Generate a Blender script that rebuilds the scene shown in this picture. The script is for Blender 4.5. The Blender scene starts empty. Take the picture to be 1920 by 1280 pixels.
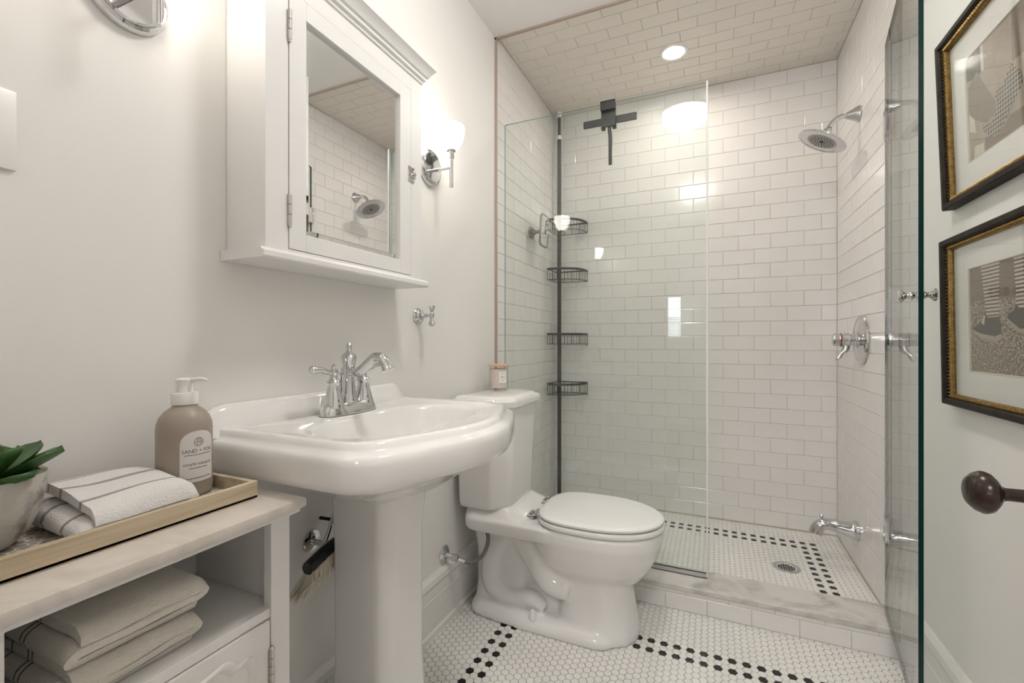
import bpy, bmesh, math, random
from mathutils import Vector, Matrix
random.seed(7)
SC = bpy.context.scene
COL = SC.collection
PI = math.pi
# ------------------------------------------------------------------ camera
CAM = (0.934, 0.0, 1.058)
YAW = math.atan(378.0 / 850.0)
cd = bpy.data.cameras.new('camera')
cam = bpy.data.objects.new('camera', cd)
COL.objects.link(cam)
cam.location = CAM
cam.rotation_euler = (PI / 2, 0, YAW)
cd.sensor_width = 36.0
cd.lens = 850.0 / 1920.0 * 36.0
cd.clip_start = 0.01
SC.camera = cam
# ------------------------------------------------------------------ world, exposure
w = bpy.data.worlds.new('world')
SC.world = w
w.use_nodes = True
w.node_tree.nodes['Background'].inputs[0].default_value = (0.80, 0.90, 1.0, 1)
w.node_tree.nodes['Background'].inputs[1].default_value = 1.0
SC.view_settings.view_transform = 'Standard'
SC.view_settings.look = 'None'
SC.view_settings.exposure = 2.25
SC.view_settings.gamma = 1.0
SC.view_settings.use_curve_mapping = False
L_SCONCE, L_DOME, L_DOWN, L_WINDOW, L_HALL_FILL = 3.0, 10.5, 46.0, 2.2, 15.0
cy = SC.cycles
cy.max_bounces = 9
cy.diffuse_bounces = 4
cy.glossy_bounces = 4
cy.adaptive_threshold = 0.06
cy.adaptive_min_samples = 20
cy.transparent_max_bounces = 24
cy.transmission_bounces = 8
cy.sample_clamp_indirect = 6.0
cy.caustics_reflective = True
cy.blur_glossy = 0.4
cy.caustics_refractive = False

# ------------------------------------------------------------------ materials
MATS = {}


def mat(name, col=(0.8, 0.8, 0.8), rough=0.5, metal=0.0, ior=1.5, noise=None, bump=None, coat=0.0, sheen=0.0, emit=None, spec=0.5):
    if name in MATS:
        return MATS[name]
    m = bpy.data.materials.new(name)
    m.use_nodes = True
    nt = m.node_tree
    b = nt.nodes['Principled BSDF']
    b.inputs['Base Color'].default_value = (*col, 1)
    b.inputs['Roughness'].default_value = rough
    b.inputs['Metallic'].default_value = metal
    b.inputs['IOR'].default_value = ior
    b.inputs['Specular IOR Level'].default_value = spec
    b.inputs['Coat Weight'].default_value = coat
    b.inputs['Sheen Weight'].default_value = sheen
    if emit:
        b.inputs['Emission Color'].default_value = (*emit[0], 1)
        b.inputs['Emission Strength'].default_value = emit[1]
    tc = nt.nodes.new('ShaderNodeTexCoord')
    if noise:
        scale, col2, lo, hi = noise[:4]
        n = nt.nodes.new('ShaderNodeTexNoise')
        n.inputs['Scale'].default_value = scale
        n.inputs['Detail'].default_value = 6
        if len(noise) > 4:
            mp = nt.nodes.new('ShaderNodeMapping')
            mp.inputs['Scale'].default_value = noise[4]
            nt.links.new(tc.outputs['Object'], mp.inputs[0])
            nt.links.new(mp.outputs[0], n.inputs['Vector'])
        else:
            nt.links.new(tc.outputs['Object'], n.inputs['Vector'])
        r = nt.nodes.new('ShaderNodeValToRGB')
        r.color_ramp.elements[0].position = lo
        r.color_ramp.elements[1].position = hi
        r.color_ramp.elements[0].color = (*col, 1)
        r.color_ramp.elements[1].color = (*col2, 1)
        nt.links.new(n.outputs['Fac'], r.inputs[0])
        nt.links.new(r.outputs[0], b.inputs['Base Color'])
    if bump:
        n2 = nt.nodes.new('ShaderNodeTexNoise')
        n2.inputs['Scale'].default_value = bump[0]
        n2.inputs['Detail'].default_value = 3
        nt.links.new(tc.outputs['Object'], n2.inputs['Vector'])
        bp = nt.nodes.new('ShaderNodeBump')
        bp.inputs['Strength'].default_value = bump[1]
        bp.inputs['Distance'].default_value = bump[2]
        nt.links.new(n2.outputs['Fac'], bp.inputs['Height'])
        nt.links.new(bp.outputs[0], b.inputs['Normal'])
    MATS[name] = m
    return m


def glow(name, col, strength):
    m = bpy.data.materials.new(name)
    m.use_nodes = True
    nt = m.node_tree
    nt.nodes.clear()
    e = nt.nodes.new('ShaderNodeEmission')
    e.inputs[0].default_value = (*col, 1)
    e.inputs[1].default_value = strength
    o = nt.nodes.new('ShaderNodeOutputMaterial')
    nt.links.new(e.outputs[0], o.inputs[0])
    return m


def thin_glass(name, tint, ior=1.5):
    m = bpy.data.materials.new(name)
    m.use_nodes = True
    nt = m.node_tree
    nt.nodes.clear()
    t = nt.nodes.new('ShaderNodeBsdfTransparent')
    t.inputs[0].default_value = (*tint, 1)
    g = nt.nodes.new('ShaderNodeBsdfGlossy')
    g.inputs['Roughness'].default_value = 0.0
    f = nt.nodes.new('ShaderNodeFresnel')
    f.inputs['IOR'].default_value = ior
    geo = nt.nodes.new('ShaderNodeNewGeometry')
    # same reflectance for both sides of the pane
    mx = nt.nodes.new('ShaderNodeMixShader')
    lw = nt.nodes.new('ShaderNodeMath')
    lw.operation = 'MULTIPLY'
    lw.inputs[1].default_value = 1.0
    dot = nt.nodes.new('ShaderNodeVectorMath')
    dot.operation = 'DOT_PRODUCT'
    nt.links.new(geo.outputs['Incoming'], dot.inputs[0])
    nt.links.new(geo.outputs['Normal'], dot.inputs[1])
    ab = nt.nodes.new('ShaderNodeMath')
    ab.operation = 'ABSOLUTE'
    nt.links.new(dot.outputs['Value'], ab.inputs[0])
    sub = nt.nodes.new('ShaderNodeMath')
    sub.operation = 'SUBTRACT'
    sub.inputs[0].default_value = 1.0
    nt.links.new(ab.outputs[0], sub.inputs[1])
    pw = nt.nodes.new('ShaderNodeMath')
    pw.operation = 'POWER'
    pw.inputs[1].default_value = 5.0
    nt.links.new(sub.outputs[0], pw.inputs[0])
    ma = nt.nodes.new('ShaderNodeMath')
    ma.operation = 'MULTIPLY_ADD'
    ma.inputs[1].default_value = 0.95
    ma.inputs[2].default_value = 0.042
    nt.links.new(pw.outputs[0], ma.inputs[0])
    nt.links.new(ma.outputs[0], mx.inputs[0])
    nt.links.new(t.outputs[0], mx.inputs[1])
    nt.links.new(g.outputs[0], mx.inputs[2])
    o = nt.nodes.new('ShaderNodeOutputMaterial')
    nt.links.new(mx.outputs[0], o.inputs[0])
    nt.nodes.remove(f)
    nt.nodes.remove(lw)
    return m


PAINT = mat('wall_paint', (0.835, 0.82, 0.795), 0.55, bump=(90, 0.06, 0.002))
CEIL = mat('ceiling_paint', (0.86, 0.845, 0.83), 0.7)
TRIMW = mat('white_trim_paint', (0.825, 0.81, 0.785), 0.35)
CABW = mat('white_cabinet_paint', (0.83, 0.825, 0.815), 0.32)
VANW = mat('white_vanity_paint', (0.80, 0.785, 0.765), 0.4)
TILE = mat('white_glazed_tile', (0.80, 0.775, 0.755), 0.14, noise=(2.3, (0.835, 0.82, 0.80), 0.35, 0.65), bump=(14, 0.05, 0.004))
CTILE = mat('cream_glazed_tile', (0.80, 0.755, 0.69), 0.16, bump=(14, 0.05, 0.004))
GROUT = mat('grout', (0.56, 0.49, 0.40), 0.9, noise=(3.0, (0.66, 0.61, 0.54), 0.35, 0.65))
FGROUT = mat('floor_grout', (0.17, 0.14, 0.11), 0.9, noise=(6.0, (0.26, 0.22, 0.17), 0.3, 0.7))
SGROUT = mat('shower_floor_grout', (0.42, 0.35, 0.27), 0.9)
HEXW = mat('white_hex_tile', (0.80, 0.775, 0.74), 0.22, noise=(1.7, (0.84, 0.83, 0.81), 0.3, 0.7))
HEXB = mat('black_hex_tile', (0.012, 0.011, 0.011), 0.25)
PORC = mat('white_porcelain', (0.84, 0.83, 0.815), 0.07, coat=0.3)
SEATM = mat('white_seat_plastic', (0.85, 0.845, 0.83), 0.16)
CHROME = mat('chrome', (0.66, 0.66, 0.67), 0.06, 1.0)
NICKEL = mat('brushed_steel', (0.55, 0.54, 0.53), 0.28, 1.0)
DARKH = mat('dark_slot', (0.02, 0.02, 0.02), 0.6)
BLACKM = mat('black_coated_metal', (0.035, 0.034, 0.034), 0.4)
BEIGETRIM = mat('beige_edge_trim', (0.42, 0.34, 0.28), 0.4)
BRONZE = mat('dark_bronze', (0.026, 0.016, 0.012), 0.26, 0.3, noise=(30, (0.05, 0.028, 0.02), 0.4, 0.7))
FRAMED = mat('dark_wood_frame', (0.016, 0.011, 0.008), 0.55, noise=(40, (0.032, 0.022, 0.016), 0.4, 0.7), spec=0.25)
GOLD = mat('antique_gold', (0.33, 0.215, 0.075), 0.38, 0.85, noise=(120, (0.20, 0.12, 0.04), 0.4, 0.65))
MATB = mat('mat_board', (0.80, 0.80, 0.77), 0.8)
MATEDGE = mat('mat_bevel_edge', (0.62, 0.55, 0.45), 0.8)
CONC = mat('concrete', (0.52, 0.49, 0.45), 0.9, noise=(38, (0.17, 0.15, 0.125), 0.50, 0.70), bump=(40, 0.5, 0.004))
LEAF = mat('leaf_green', (0.030, 0.085, 0.020), 0.38, noise=(18, (0.055, 0.15, 0.03), 0.35, 0.7))
SOIL = mat('dark_soil', (0.015, 0.012, 0.01), 0.95)
WOODT = mat('limed_wood', (0.60, 0.50, 0.36), 0.6, noise=(60, (0.40, 0.32, 0.21), 0.42, 0.66, (1, 0.06, 1.5)))
WOODL = mat('pale_wood_lid', (0.62, 0.40, 0.26), 0.5)
SOAP = mat('taupe_plastic', (0.36, 0.305, 0.255), 0.38)
WHITEP = mat('white_plastic', (0.86, 0.85, 0.83), 0.3)
LABELM = mat('label_paper', (0.72, 0.69, 0.66), 0.7)
INK = mat('grey_ink', (0.12, 0.11, 0.10), 0.8)
WAX = mat('blush_wax', (0.82, 0.75, 0.71), 0.35)
HOSE = mat('braided_hose', (0.20, 0.185, 0.17), 0.45, 0.6, bump=(400, 0.5, 0.002))
BRUSHB = mat('black_brush_back', (0.010, 0.016, 0.014), 0.3)
BRIST = mat('cream_bristle', (0.80, 0.74, 0.62), 0.8)
HALLW = mat('hall_paint', (0.75, 0.73, 0.70), 0.7)
WOODF = mat('hall_floor_wood', (0.30, 0.19, 0.11), 0.4, noise=(12, (0.20, 0.12, 0.07), 0.4, 0.6, (8, 0.6, 1)))
MIRROR = mat('mirror', (0.86, 0.87, 0.865), 0.0, 1.0)
GLASS = thin_glass('clear_glass', (0.955, 0.975, 0.965))
GEDGE = mat('green_glass_edge', (0.004, 0.030, 0.026), 0.08)
JAR = thin_glass('jar_glass', (0.97, 0.96, 0.95))
PGLASS = thin_glass('picture_glass', (0.985, 0.985, 0.98))
SHADE = glow('lit_opal_glass', (1.0, 0.93, 0.83), L_SCONCE)
DOMEM = glow('lit_dome_glass', (1.0, 0.965, 0.92), L_DOME)
HALLFILLM = glow('hall_fill_globe', (1.0, 0.97, 0.94), L_HALL_FILL)  # glow of the added hallway lamp, fill through the doorway
DOWNM = glow('lit_downlight_lens', (1.0, 0.93, 0.84), L_DOWN)
WINM = glow('daylight_pane', (0.86, 0.93, 1.0), L_WINDOW)


def marble(name, base, vein, scale, lo, hi, rough=0.25):
    m = bpy.data.materials.new(name)
    m.use_nodes = True
    nt = m.node_tree
    b = nt.nodes['Principled BSDF']
    b.inputs['Roughness'].default_value = rough
    tc = nt.nodes.new('ShaderNodeTexCoord')
    n1 = nt.nodes.new('ShaderNodeTexNoise')
    n1.inputs['Scale'].default_value = scale
    n1.inputs['Detail'].default_value = 8
    n1.inputs['Roughness'].default_value = 0.65
    n1.inputs['Distortion'].default_value = 1.6
    mp = nt.nodes.new('ShaderNodeMapping')
    mp.inputs['Rotation'].default_value = (0, 0, 0.7)
    mp.inputs['Scale'].default_value = (1, 1.25, 1)
    nt.links.new(tc.outputs['Object'], mp.inputs[0])
    nt.links.new(mp.outputs[0], n1.inputs['Vector'])
    r = nt.nodes.new('ShaderNodeValToRGB')
    r.color_ramp.elements[0].position = lo
    r.color_ramp.elements[1].position = hi
    r.color_ramp.elements[0].color = (*base, 1)
    r.color_ramp.elements[1].color = (*vein, 1)
    nt.links.new(n1.outputs['Fac'], r.inputs[0])
    nt.links.new(r.outputs[0], b.inputs['Base Color'])
    return m


CURBM = marble('grey_marble', (0.66, 0.635, 0.60), (0.30, 0.28, 0.26), 5.0, 0.48, 0.78)
VANTOP = marble('cream_marble', (0.70, 0.645, 0.59), (0.56, 0.50, 0.44), 6.0, 0.45, 0.72, 0.3)


def striped(name, base, stripe, bands, axis='V', fuzz=0.3):
    """cloth whose woven stripes follow a mesh attribute 'cloth' (u along the sheet, v across it)"""
    m = bpy.data.materials.new(name)
    m.use_nodes = True
    nt = m.node_tree
    b = nt.nodes['Principled BSDF']
    b.inputs['Roughness'].default_value = 0.95
    b.inputs['Sheen Weight'].default_value = 0.25
    uv = nt.nodes.new('ShaderNodeUVMap')
    uv.uv_map = 'cloth'
    sp = nt.nodes.new('ShaderNodeSeparateXYZ')
    nt.links.new(uv.outputs[0], sp.inputs[0])
    r = nt.nodes.new('ShaderNodeValToRGB')
    r.color_ramp.interpolation = 'CONSTANT'
    els = r.color_ramp.elements
    els[0].position = 0
    els[0].color = (*base, 1)
    els[1].position = 0.9999
    els[1].color = (*base, 1)
    for a, c in bands:
        e = els.new(a)
        e.color = (*stripe, 1)
        e = els.new(c)
        e.color = (*base, 1)
    nt.links.new(sp.outputs['Y' if axis == 'V' else 'X'], r.inputs[0])
    nt.links.new(r.outputs[0], b.inputs['Base Color'])
    tc = nt.nodes.new('ShaderNodeTexCoord')
    n2 = nt.nodes.new('ShaderNodeTexNoise')
    n2.inputs['Scale'].default_value = 420
    nt.links.new(tc.outputs['Object'], n2.inputs['Vector'])
    bp = nt.nodes.new('ShaderNodeBump')
    bp.inputs['Strength'].default_value = 0.7
    bp.inputs['Distance'].default_value = 0.003
    nt.links.new(n2.outputs['Fac'], bp.inputs['Height'])
    nt.links.new(bp.outputs[0], b.inputs['Normal'])
    return m


# ------------------------------------------------------------------ mesh helpers
class MB:
    def __init__(self):
        self.v = []
        self.f = []
        self.m = []
        self.cur = 0

    def add(self, vs, fs):
        o = len(self.v)
        self.v += [tuple(p) for p in vs]
        self.f += [tuple(i + o for i in f) for f in fs]
        self.m += [self.cur] * len(fs)
        return self

    def box(self, x0, x1, y0, y1, z0, z1, c=0.0):
        if c <= 0:
            vs = [(x, y, z) for z in (z0, z1) for y in (y0, y1) for x in (x0, x1)]
            return self.add(vs, [(0, 2, 3, 1), (4, 5, 7, 6), (0, 1, 5, 4), (2, 6, 7, 3), (0, 4, 6, 2), (1, 3, 7, 5)])
        bm = bmesh.new()
        bmesh.ops.create_cube(bm, size=1)
        for v in bm.verts:
            v.co = Vector(((x0 + x1) / 2 + v.co.x * (x1 - x0), (y0 + y1) / 2 + v.co.y * (y1 - y0), (z0 + z1) / 2 + v.co.z * (z1 - z0)))
        bmesh.ops.bevel(bm, geom=list(bm.edges), offset=c, segments=2, affect='EDGES', profile=0.5)
        return self.addbm(bm)

    def addbm(self, bm, mtx=None):
        bm.verts.ensure_lookup_table()
        vs = [(mtx @ v.co if mtx else v.co.copy()) for v in bm.verts]
        bm.verts.index_update()
        fs = [tuple(v.index for v in f.verts) for f in bm.faces]
        bm.free()
        return self.add(vs, fs)

    def lathe(self, prof, n=32, o=(0, 0, 0), axis='Z', ax=1.0, ay=1.0, mtx=None, caps=True):
        """prof: (radius, height) pairs; axis: the direction that height runs along"""
        vs = []
        for r, h in prof:
            for k in range(n):
                a = 2 * PI * k / n
                x, y = r * math.cos(a) * ax, r * math.sin(a) * ay
                p = {'Z': (x, y, h), 'X': (h, x, y), 'Y': (x, h, y), '-X': (-h, x, y), '-Y': (x, -h, y)}[axis]
                if mtx:
                    p = mtx @ Vector(p)
                vs.append((p[0] + o[0], p[1] + o[1], p[2] + o[2]))
        fs = []
        for i in range(len(prof) - 1):
            for k in range(n):
                k2 = (k + 1) % n
                fs.append((i * n + k, i * n + k2, (i + 1) * n + k2, (i + 1) * n + k))
        if caps:
            if prof[0][0] > 1e-6:
                fs.append(tuple(range(n))[::-1])
            if prof[-1][0] > 1e-6:
                fs.append(tuple((len(prof) - 1) * n + k for k in range(n)))
        return self.add(vs, fs)

    def rings(self, rings, cap0=True, cap1=True):
        n = len(rings[0])
        vs = [p for r in rings for p in r]
        fs = []
        for i in range(len(rings) - 1):
            for k in range(n):
                k2 = (k + 1) % n
                fs.append((i * n + k, i * n + k2, (i + 1) * n + k2, (i + 1) * n + k))
        if cap0:
            fs.append(tuple(range(n))[::-1])
        if cap1:
            fs.append(tuple((len(rings) - 1) * n + k for k in range(n)))
        return self.add(vs, fs)

    def tube(self, pts, rad, n=10, smooth=0, closed=False, sy=1.0):
        P = [Vector(p) for p in pts]
        R = list(rad) if hasattr(rad, '__len__') else [rad] * len(P)
        if smooth:
            P, R = spline(P, R, smooth, closed)
        rings = []
        up = None
        m = len(P)
        for i in range(m):
            if closed:
                t = (P[(i + 1) % m] - P[i - 1]).normalized()
            else:
                t = (P[min(i + 1, m - 1)] - P[max(i - 1, 0)]).normalized()
            if up is None:
                up = Vector((0, 0, 1)) if abs(t.z) < 0.9 else Vector((0, 1, 0))
            s = t.cross(up).normalized()
            up = s.cross(t).normalized()
            rings.append([tuple(P[i] + (s * math.cos(2 * PI * k / n) * sy + up * math.sin(2 * PI * k / n)) * R[i]) for k in range(n)])
        if closed:
            rings.append(rings[0])
            return self.rings(rings, False, False)
        return self.rings(rings)

    def prism(self, poly, z0, z1, fn=None):
        """poly in a plane; fn(u, v, w) places it; default XY extruded along Z"""
        fn = fn or (lambda u, v, w: (u, v, w))
        n = len(poly)
        vs = [fn(u, v, z0) for u, v in poly] + [fn(u, v, z1) for u, v in poly]
        fs = [tuple(range(n))[::-1], tuple(range(n, 2 * n))]
        fs += [(k, (k + 1) % n, n + (k + 1) % n, n + k) for k in range(n)]
        return self.add(vs, fs)

    def build(self, name, mats, parent=None, smooth=False, fix=True):
        me = bpy.data.meshes.new(name)
        me.from_pydata(self.v, [], self.f)
        for mm in (mats if isinstance(mats, (list, tuple)) else [mats]):
            me.materials.append(mm)
        me.polygons.foreach_set('material_index', self.m)
        if fix:
            bm = bmesh.new()
            bm.from_mesh(me)
            bmesh.ops.recalc_face_normals(bm, faces=bm.faces)
            bm.to_mesh(me)
            bm.free()
        if smooth:
            shade(me, smooth if not isinstance(smooth, bool) else 40)
        o = bpy.data.objects.new(name, me)
        COL.objects.link(o)
        if parent:
            o.parent = parent
        return o


def shade(me, deg):
    me.polygons.foreach_set('use_smooth', [True] * len(me.polygons))
    bm = bmesh.new()
    bm.from_mesh(me)
    lim = math.radians(deg)
    for e in bm.edges:
        e.smooth = not (len(e.link_faces) == 2 and e.calc_face_angle(0) > lim)
    bm.to_mesh(me)
    bm.free()


def spline(P, R, k, closed=False):
    out, ro = [], []
    n = len(P)
    rng = range(n) if closed else range(n - 1)
    for i in rng:
        if closed:
            p0, p1, p2, p3 = P[i - 1], P[i], P[(i + 1) % n], P[(i + 2) % n]
            r1, r2 = R[i], R[(i + 1) % n]
        else:
            p0, p1, p2, p3 = P[max(i - 1, 0)], P[i], P[i + 1], P[min(i + 2, n - 1)]
            r1, r2 = R[i], R[i + 1]
        for j in range(k):
            t = j / k
            out.append(0.5 * ((2 * p1) + (p2 - p0) * t + (2 * p0 - 5 * p1 + 4 * p2 - p3) * t * t + (3 * p1 - p0 - 3 * p2 + p3) * t ** 3))
            ro.append(r1 + (r2 - r1) * t)
    if not closed:
        out.append(P[-1])
        ro.append(R[-1])
    return out, ro


def chaikin(poly, it=3, ratio=0.25):
    for _ in range(it):
        q = []
        n = len(poly)
        for i in range(n):
            a, b = poly[i], poly[(i + 1) % n]
            q.append((a[0] + (b[0] - a[0]) * ratio, a[1] + (b[1] - a[1]) * ratio))
            q.append((a[0] + (b[0] - a[0]) * (1 - ratio), a[1] + (b[1] - a[1]) * (1 - ratio)))
        poly = q
    return poly


def roundpoly(poly, r, seg=5):
    """polygon with every corner replaced by a small arc"""
    out = []
    n = len(poly)
    for i in range(n):
        p0, p, p1 = Vector(poly[i - 1]), Vector(poly[i]), Vector(poly[(i + 1) % n])
        a, b = (p0 - p), (p1 - p)
        rr = min(r, a.length * 0.45, b.length * 0.45)
        s, e = p + a.normalized() * rr, p + b.normalized() * rr
        for j in range(seg + 1):
            t = j / seg
            q = s * (1 - t) ** 2 + p * 2 * t * (1 - t) + e * t * t
            out.append((q.x, q.y))
    return out


def polar(poly, c, n):
    """resample a star-shaped outline by n angles about c"""
    out = []
    m = len(poly)
    for k in range(n):
        a = 2 * PI * k / n
        dx, dy = math.cos(a), math.sin(a)
        best = None
        for i in range(m):
            x1, y1 = poly[i][0] - c[0], poly[i][1] - c[1]
            x2, y2 = poly[(i + 1) % m][0] - c[0], poly[(i + 1) % m][1] - c[1]
            ex, ey = x2 - x1, y2 - y1
            den = dx * ey - dy * ex
            if abs(den) < 1e-12:
                continue
            t = (x1 * ey - y1 * ex) / den
            s = (x1 * dy - y1 * dx) / den
            if t > 0 and -1e-9 <= s <= 1 + 1e-9:
                best = t if best is None else max(best, t)
        best = best or 0.001
        out.append((c[0] + dx * best, c[1] + dy * best))
    return out


def tag(o, label=None, cat=None, group=None, kind=None):
    if label:
        o['label'] = label
    if cat:
        o['category'] = cat
    if group:
        o['group'] = group
    if kind:
        o['kind'] = kind
    return o


def thing(name, loc, label, cat, group=None):
    """an Empty at the base of a thing; its parts are placed in world space"""
    o = bpy.data.objects.new(name, None)
    COL.objects.link(o)
    o.location = loc
    o.empty_display_size = 0.05
    return tag(o, label, cat, group)


def settle():
    """everything was modelled in world space: keep it there under its parent"""
    for o in COL.objects:
        if o.parent:
            o.matrix_parent_inverse = o.parent.matrix_basis.inverted()


def structure(o):
    o['kind'] = 'structure'
    return o


def inst(name, me, loc, parent, rot=None):
    o = bpy.data.objects.new(name, me)
    COL.objects.link(o)
    o.location = loc
    if rot:
        o.rotation_euler = rot
    o.parent = parent
    return o


def text(body, size, mtx, name, material, parent, depth=0.0002, align='CENTER', wrap=None):
    cu = bpy.data.curves.new(name, 'FONT')
    cu.body = body
    cu.size = size
    cu.align_x = align
    cu.align_y = 'CENTER'
    cu.extrude = depth
    tmp = bpy.data.objects.new('tmp_text', cu)
    COL.objects.link(tmp)
    dg = bpy.context.evaluated_depsgraph_get()
    dg.update()
    me = bpy.data.meshes.new_from_object(tmp.evaluated_get(dg))
    bpy.data.objects.remove(tmp)
    bpy.data.curves.remove(cu)
    if wrap:
        for v in me.vertices:
            v.co = wrap(v.co)
    else:
        me.transform(mtx)
    me.name = name
    me.materials.clear()
    me.materials.append(material)
    o = bpy.data.objects.new(name, me)
    COL.objects.link(o)
    o.parent = parent
    return o


# ================================================================== ROOM SHELL
XR = 1.506          # right wall
XT = 1.500          # back of the tile bed on that side
YS, YB = 1.905, 2.765   # shower front, back tile face
ZC = 2.475          # ceiling
TF_L, TF_R, TF_C = 0.006, 1.506, 2.487   # tile faces in the shower
SZ = 0.068
DX0, DX1 = 0.575, 1.335  # doorway in the wall behind the camera

floor = structure(MB().box(-0.10, 1.70, -0.12, 2.90, -0.06, -0.003).build('floor', FGROUT))
ceiling = structure(MB().box(-0.10, 1.70, -0.12, YS + 0.006, ZC, ZC + 0.08).build('ceiling', CEIL))
wall_left = structure(MB().box(-0.10, 0.0, -0.12, 2.90, 0, 2.60).build('wall_left', PAINT))
wall_right = structure(MB().box(XR, 1.70, -0.12, YS, 0, 2.60).add([], []).box(XT + 0.014, 1.70, YS, 2.90, 0, 2.60).build('wall_right', PAINT))
wall_back = structure(MB().box(-0.10, 1.70, YB + 0.0013, 2.90, 0, 2.60).build('wall_back', GROUT))
wf = MB().box(0.0, DX0, -0.12, 0.0, 0, ZC).box(DX1, XR, -0.12, 0.0, 0, ZC).box(DX0, DX1, -0.12, 0.0, 2.05, ZC)
wall_front = structure(wf.build('wall_front', PAINT))
# door casing on the room side
tr = MB().box(DX0 - 0.07, DX0, 0.0, 0.018, 0, 2.05, 0.004).box(DX1, DX1 + 0.07, 0.0, 0.018, 0, 2.05, 0.004).box(DX0 - 0.07, DX1 + 0.07, 0.0, 0.018, 2.05, 2.13, 0.004)
structure(tr.build('trim_1', TRIMW))

# baseboards
def baseboard(name, x0, sgn, y0, y1, h):
    prof = [(0.0, 0.0), (0.022, 0.0), (0.022, 0.018), (0.015, 0.026), (0.015, h * 0.60), (0.017, h * 0.615), (0.015, h * 0.63), (0.015, h - 0.045), (0.020, h - 0.030), (0.018, h - 0.012), (0.008, h), (0.0, h)]
    b = MB().prism([(x0 + sgn * a, z) for a, z in prof], y0, y1, lambda u, v, w: (u, w, v))
    return structure(b.build(name, TRIMW))


baseboard('baseboard_left', 0.0, 1, 0.0, YS - 0.012, 0.215)
baseboard('baseboard_right', XR, -1, 0.0, YS - 0.04, 0.232)

# ------------------------------------------------------------------ wall tiles
RP, TW, G = 0.0778, 0.1525, 0.0022
ROW0 = 1.0106 - 12 * RP
TCACHE = {}


def tile_mesh(wd, ht, th=0.007, material=None):
    """glazed tile with softened edges lying in XY, face up (+Z); origin at its centre on the back"""
    key = (round(wd, 4), round(ht, 4), material.name)
    if key in TCACHE:
        return TCACHE[key]
    a, b, c = wd / 2, ht / 2, 0.0016
    vs = [(-a, -b, 0), (a, -b, 0), (a, b, 0), (-a, b, 0), (-a, -b, th - c * 0.7), (a, -b, th - c * 0.7), (a, b, th - c * 0.7), (-a, b, th - c * 0.7),
          (-a + c, -b + c, th), (a - c, -b + c, th), (a - c, b - c, th), (-a + c, b - c, th)]
    fs = [(0, 1, 5, 4), (1, 2, 6, 5), (2, 3, 7, 6), (3, 0, 4, 7), (4, 5, 9, 8), (5, 6, 10, 9), (6, 7, 11, 10), (7, 4, 8, 11), (8, 9, 10, 11)]
    me = bpy.data.meshes.new('tile')
    me.from_pydata(vs, [], fs)
    me.materials.append(material)
    TCACHE[key] = me
    return me


def spans(a0, a1, joint0, pitch):
    """tile intervals between a0 and a1 with joints at joint0 + n*pitch"""
    n = math.floor((a0 - joint0) / pitch)
    out = []
    while True:
        s, e = joint0 + n * pitch, joint0 + (n + 1) * pitch
        n += 1
        if s >= a1 - 0.004:
            break
        s, e = max(s, a0), min(e, a1)
        if e - s > 0.010:
            out.append((s, e))
    return out


def tile_field(parent, a0, a1, b0, b1, ja, jb, place, rot, material, limit=300):
    """running bond of 6x3 tiles over (a0..a1) x (b0..b1); place(a, b) -> world point on the backing"""
    rows = spans(b0, b1, jb, RP)
    todo = []
    for (s, e) in rows:
        k = round((s - jb) / RP) if s > b0 + 1e-6 else math.floor((s - jb) / RP + 1e-6)
        off = 0 if k % 2 else TW / 2
        for (u, v) in spans(a0, a1, ja + off, TW):
            todo.append(((u + v) / 2, (s + e) / 2, v - u - G, e - s - G))
    # the largest in view are parts of their own
    todo.sort(key=lambda t: -t[2] * t[3])
    rest = MB()
    for i, (ca, cb, wd, ht) in enumerate(todo):
        me = tile_mesh(wd, ht, 0.007, material)
        jr = tuple(r + random.uniform(-0.0025, 0.0025) for r in rot)
        if i < limit:
            inst('tile', me, place(ca, cb), parent, jr)
        else:
            M = Matrix.Translation(place(ca, cb)) @ (Matrix.Rotation(rot[2], 4, 'Z') @ Matrix.Rotation(rot[1], 4, 'Y') @ Matrix.Rotation(rot[0], 4, 'X'))
            rest.add([M @ v.co for v in me.vertices], [tuple(p.vertices) for p in me.polygons])
    if rest.v:
        tag(rest.build('cut_tile', material, parent, fix=False), kind='stuff')


R = PI / 2
# back wall: tiles face -Y
tile_field(wall_back, TF_L, TF_R, SZ, TF_C, 1.058, ROW0, lambda a, b: (a, YB + 0.0065, b), (R, 0, 0), TILE)
# left shower wall: tiles face +X
bl = MB().box(0.0, 0.0048, YS + 0.006, YB + 0.006, SZ - 0.03, TF_C + 0.01).build('tile_backing', GROUT, wall_left)
tile_field(bl, YS + 0.008, YB - 0.002, SZ, TF_C, 2.117, ROW0, lambda a, b: (-0.0005, a, b), (R, 0, R), TILE)
brk = MB().box(XT + 0.0072, XT + 0.0145, YS + 0.006, YB + 0.006, SZ - 0.03, TF_C + 0.01).build('tile_backing', GROUT, wall_right)
tile_field(brk, YS + 0.008, YB - 0.002, SZ, TF_C, 2.117, ROW0, lambda a, b: (XT + 0.0125, a, b), (R, 0, -R), TILE)
# shower ceiling: tiles face down
sc_ = structure(MB().box(-0.05, 1.56, YS + 0.006, 2.85, TF_C + 0.0013, 2.58).build('ceiling_shower', GROUT))
tile_field(sc_, TF_L, TF_R, YS + 0.008, YB, 1.02, YS + 0.008, lambda a, b: (a, b, TF_C + 0.0065), (PI, 0, 0), CTILE)
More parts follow.
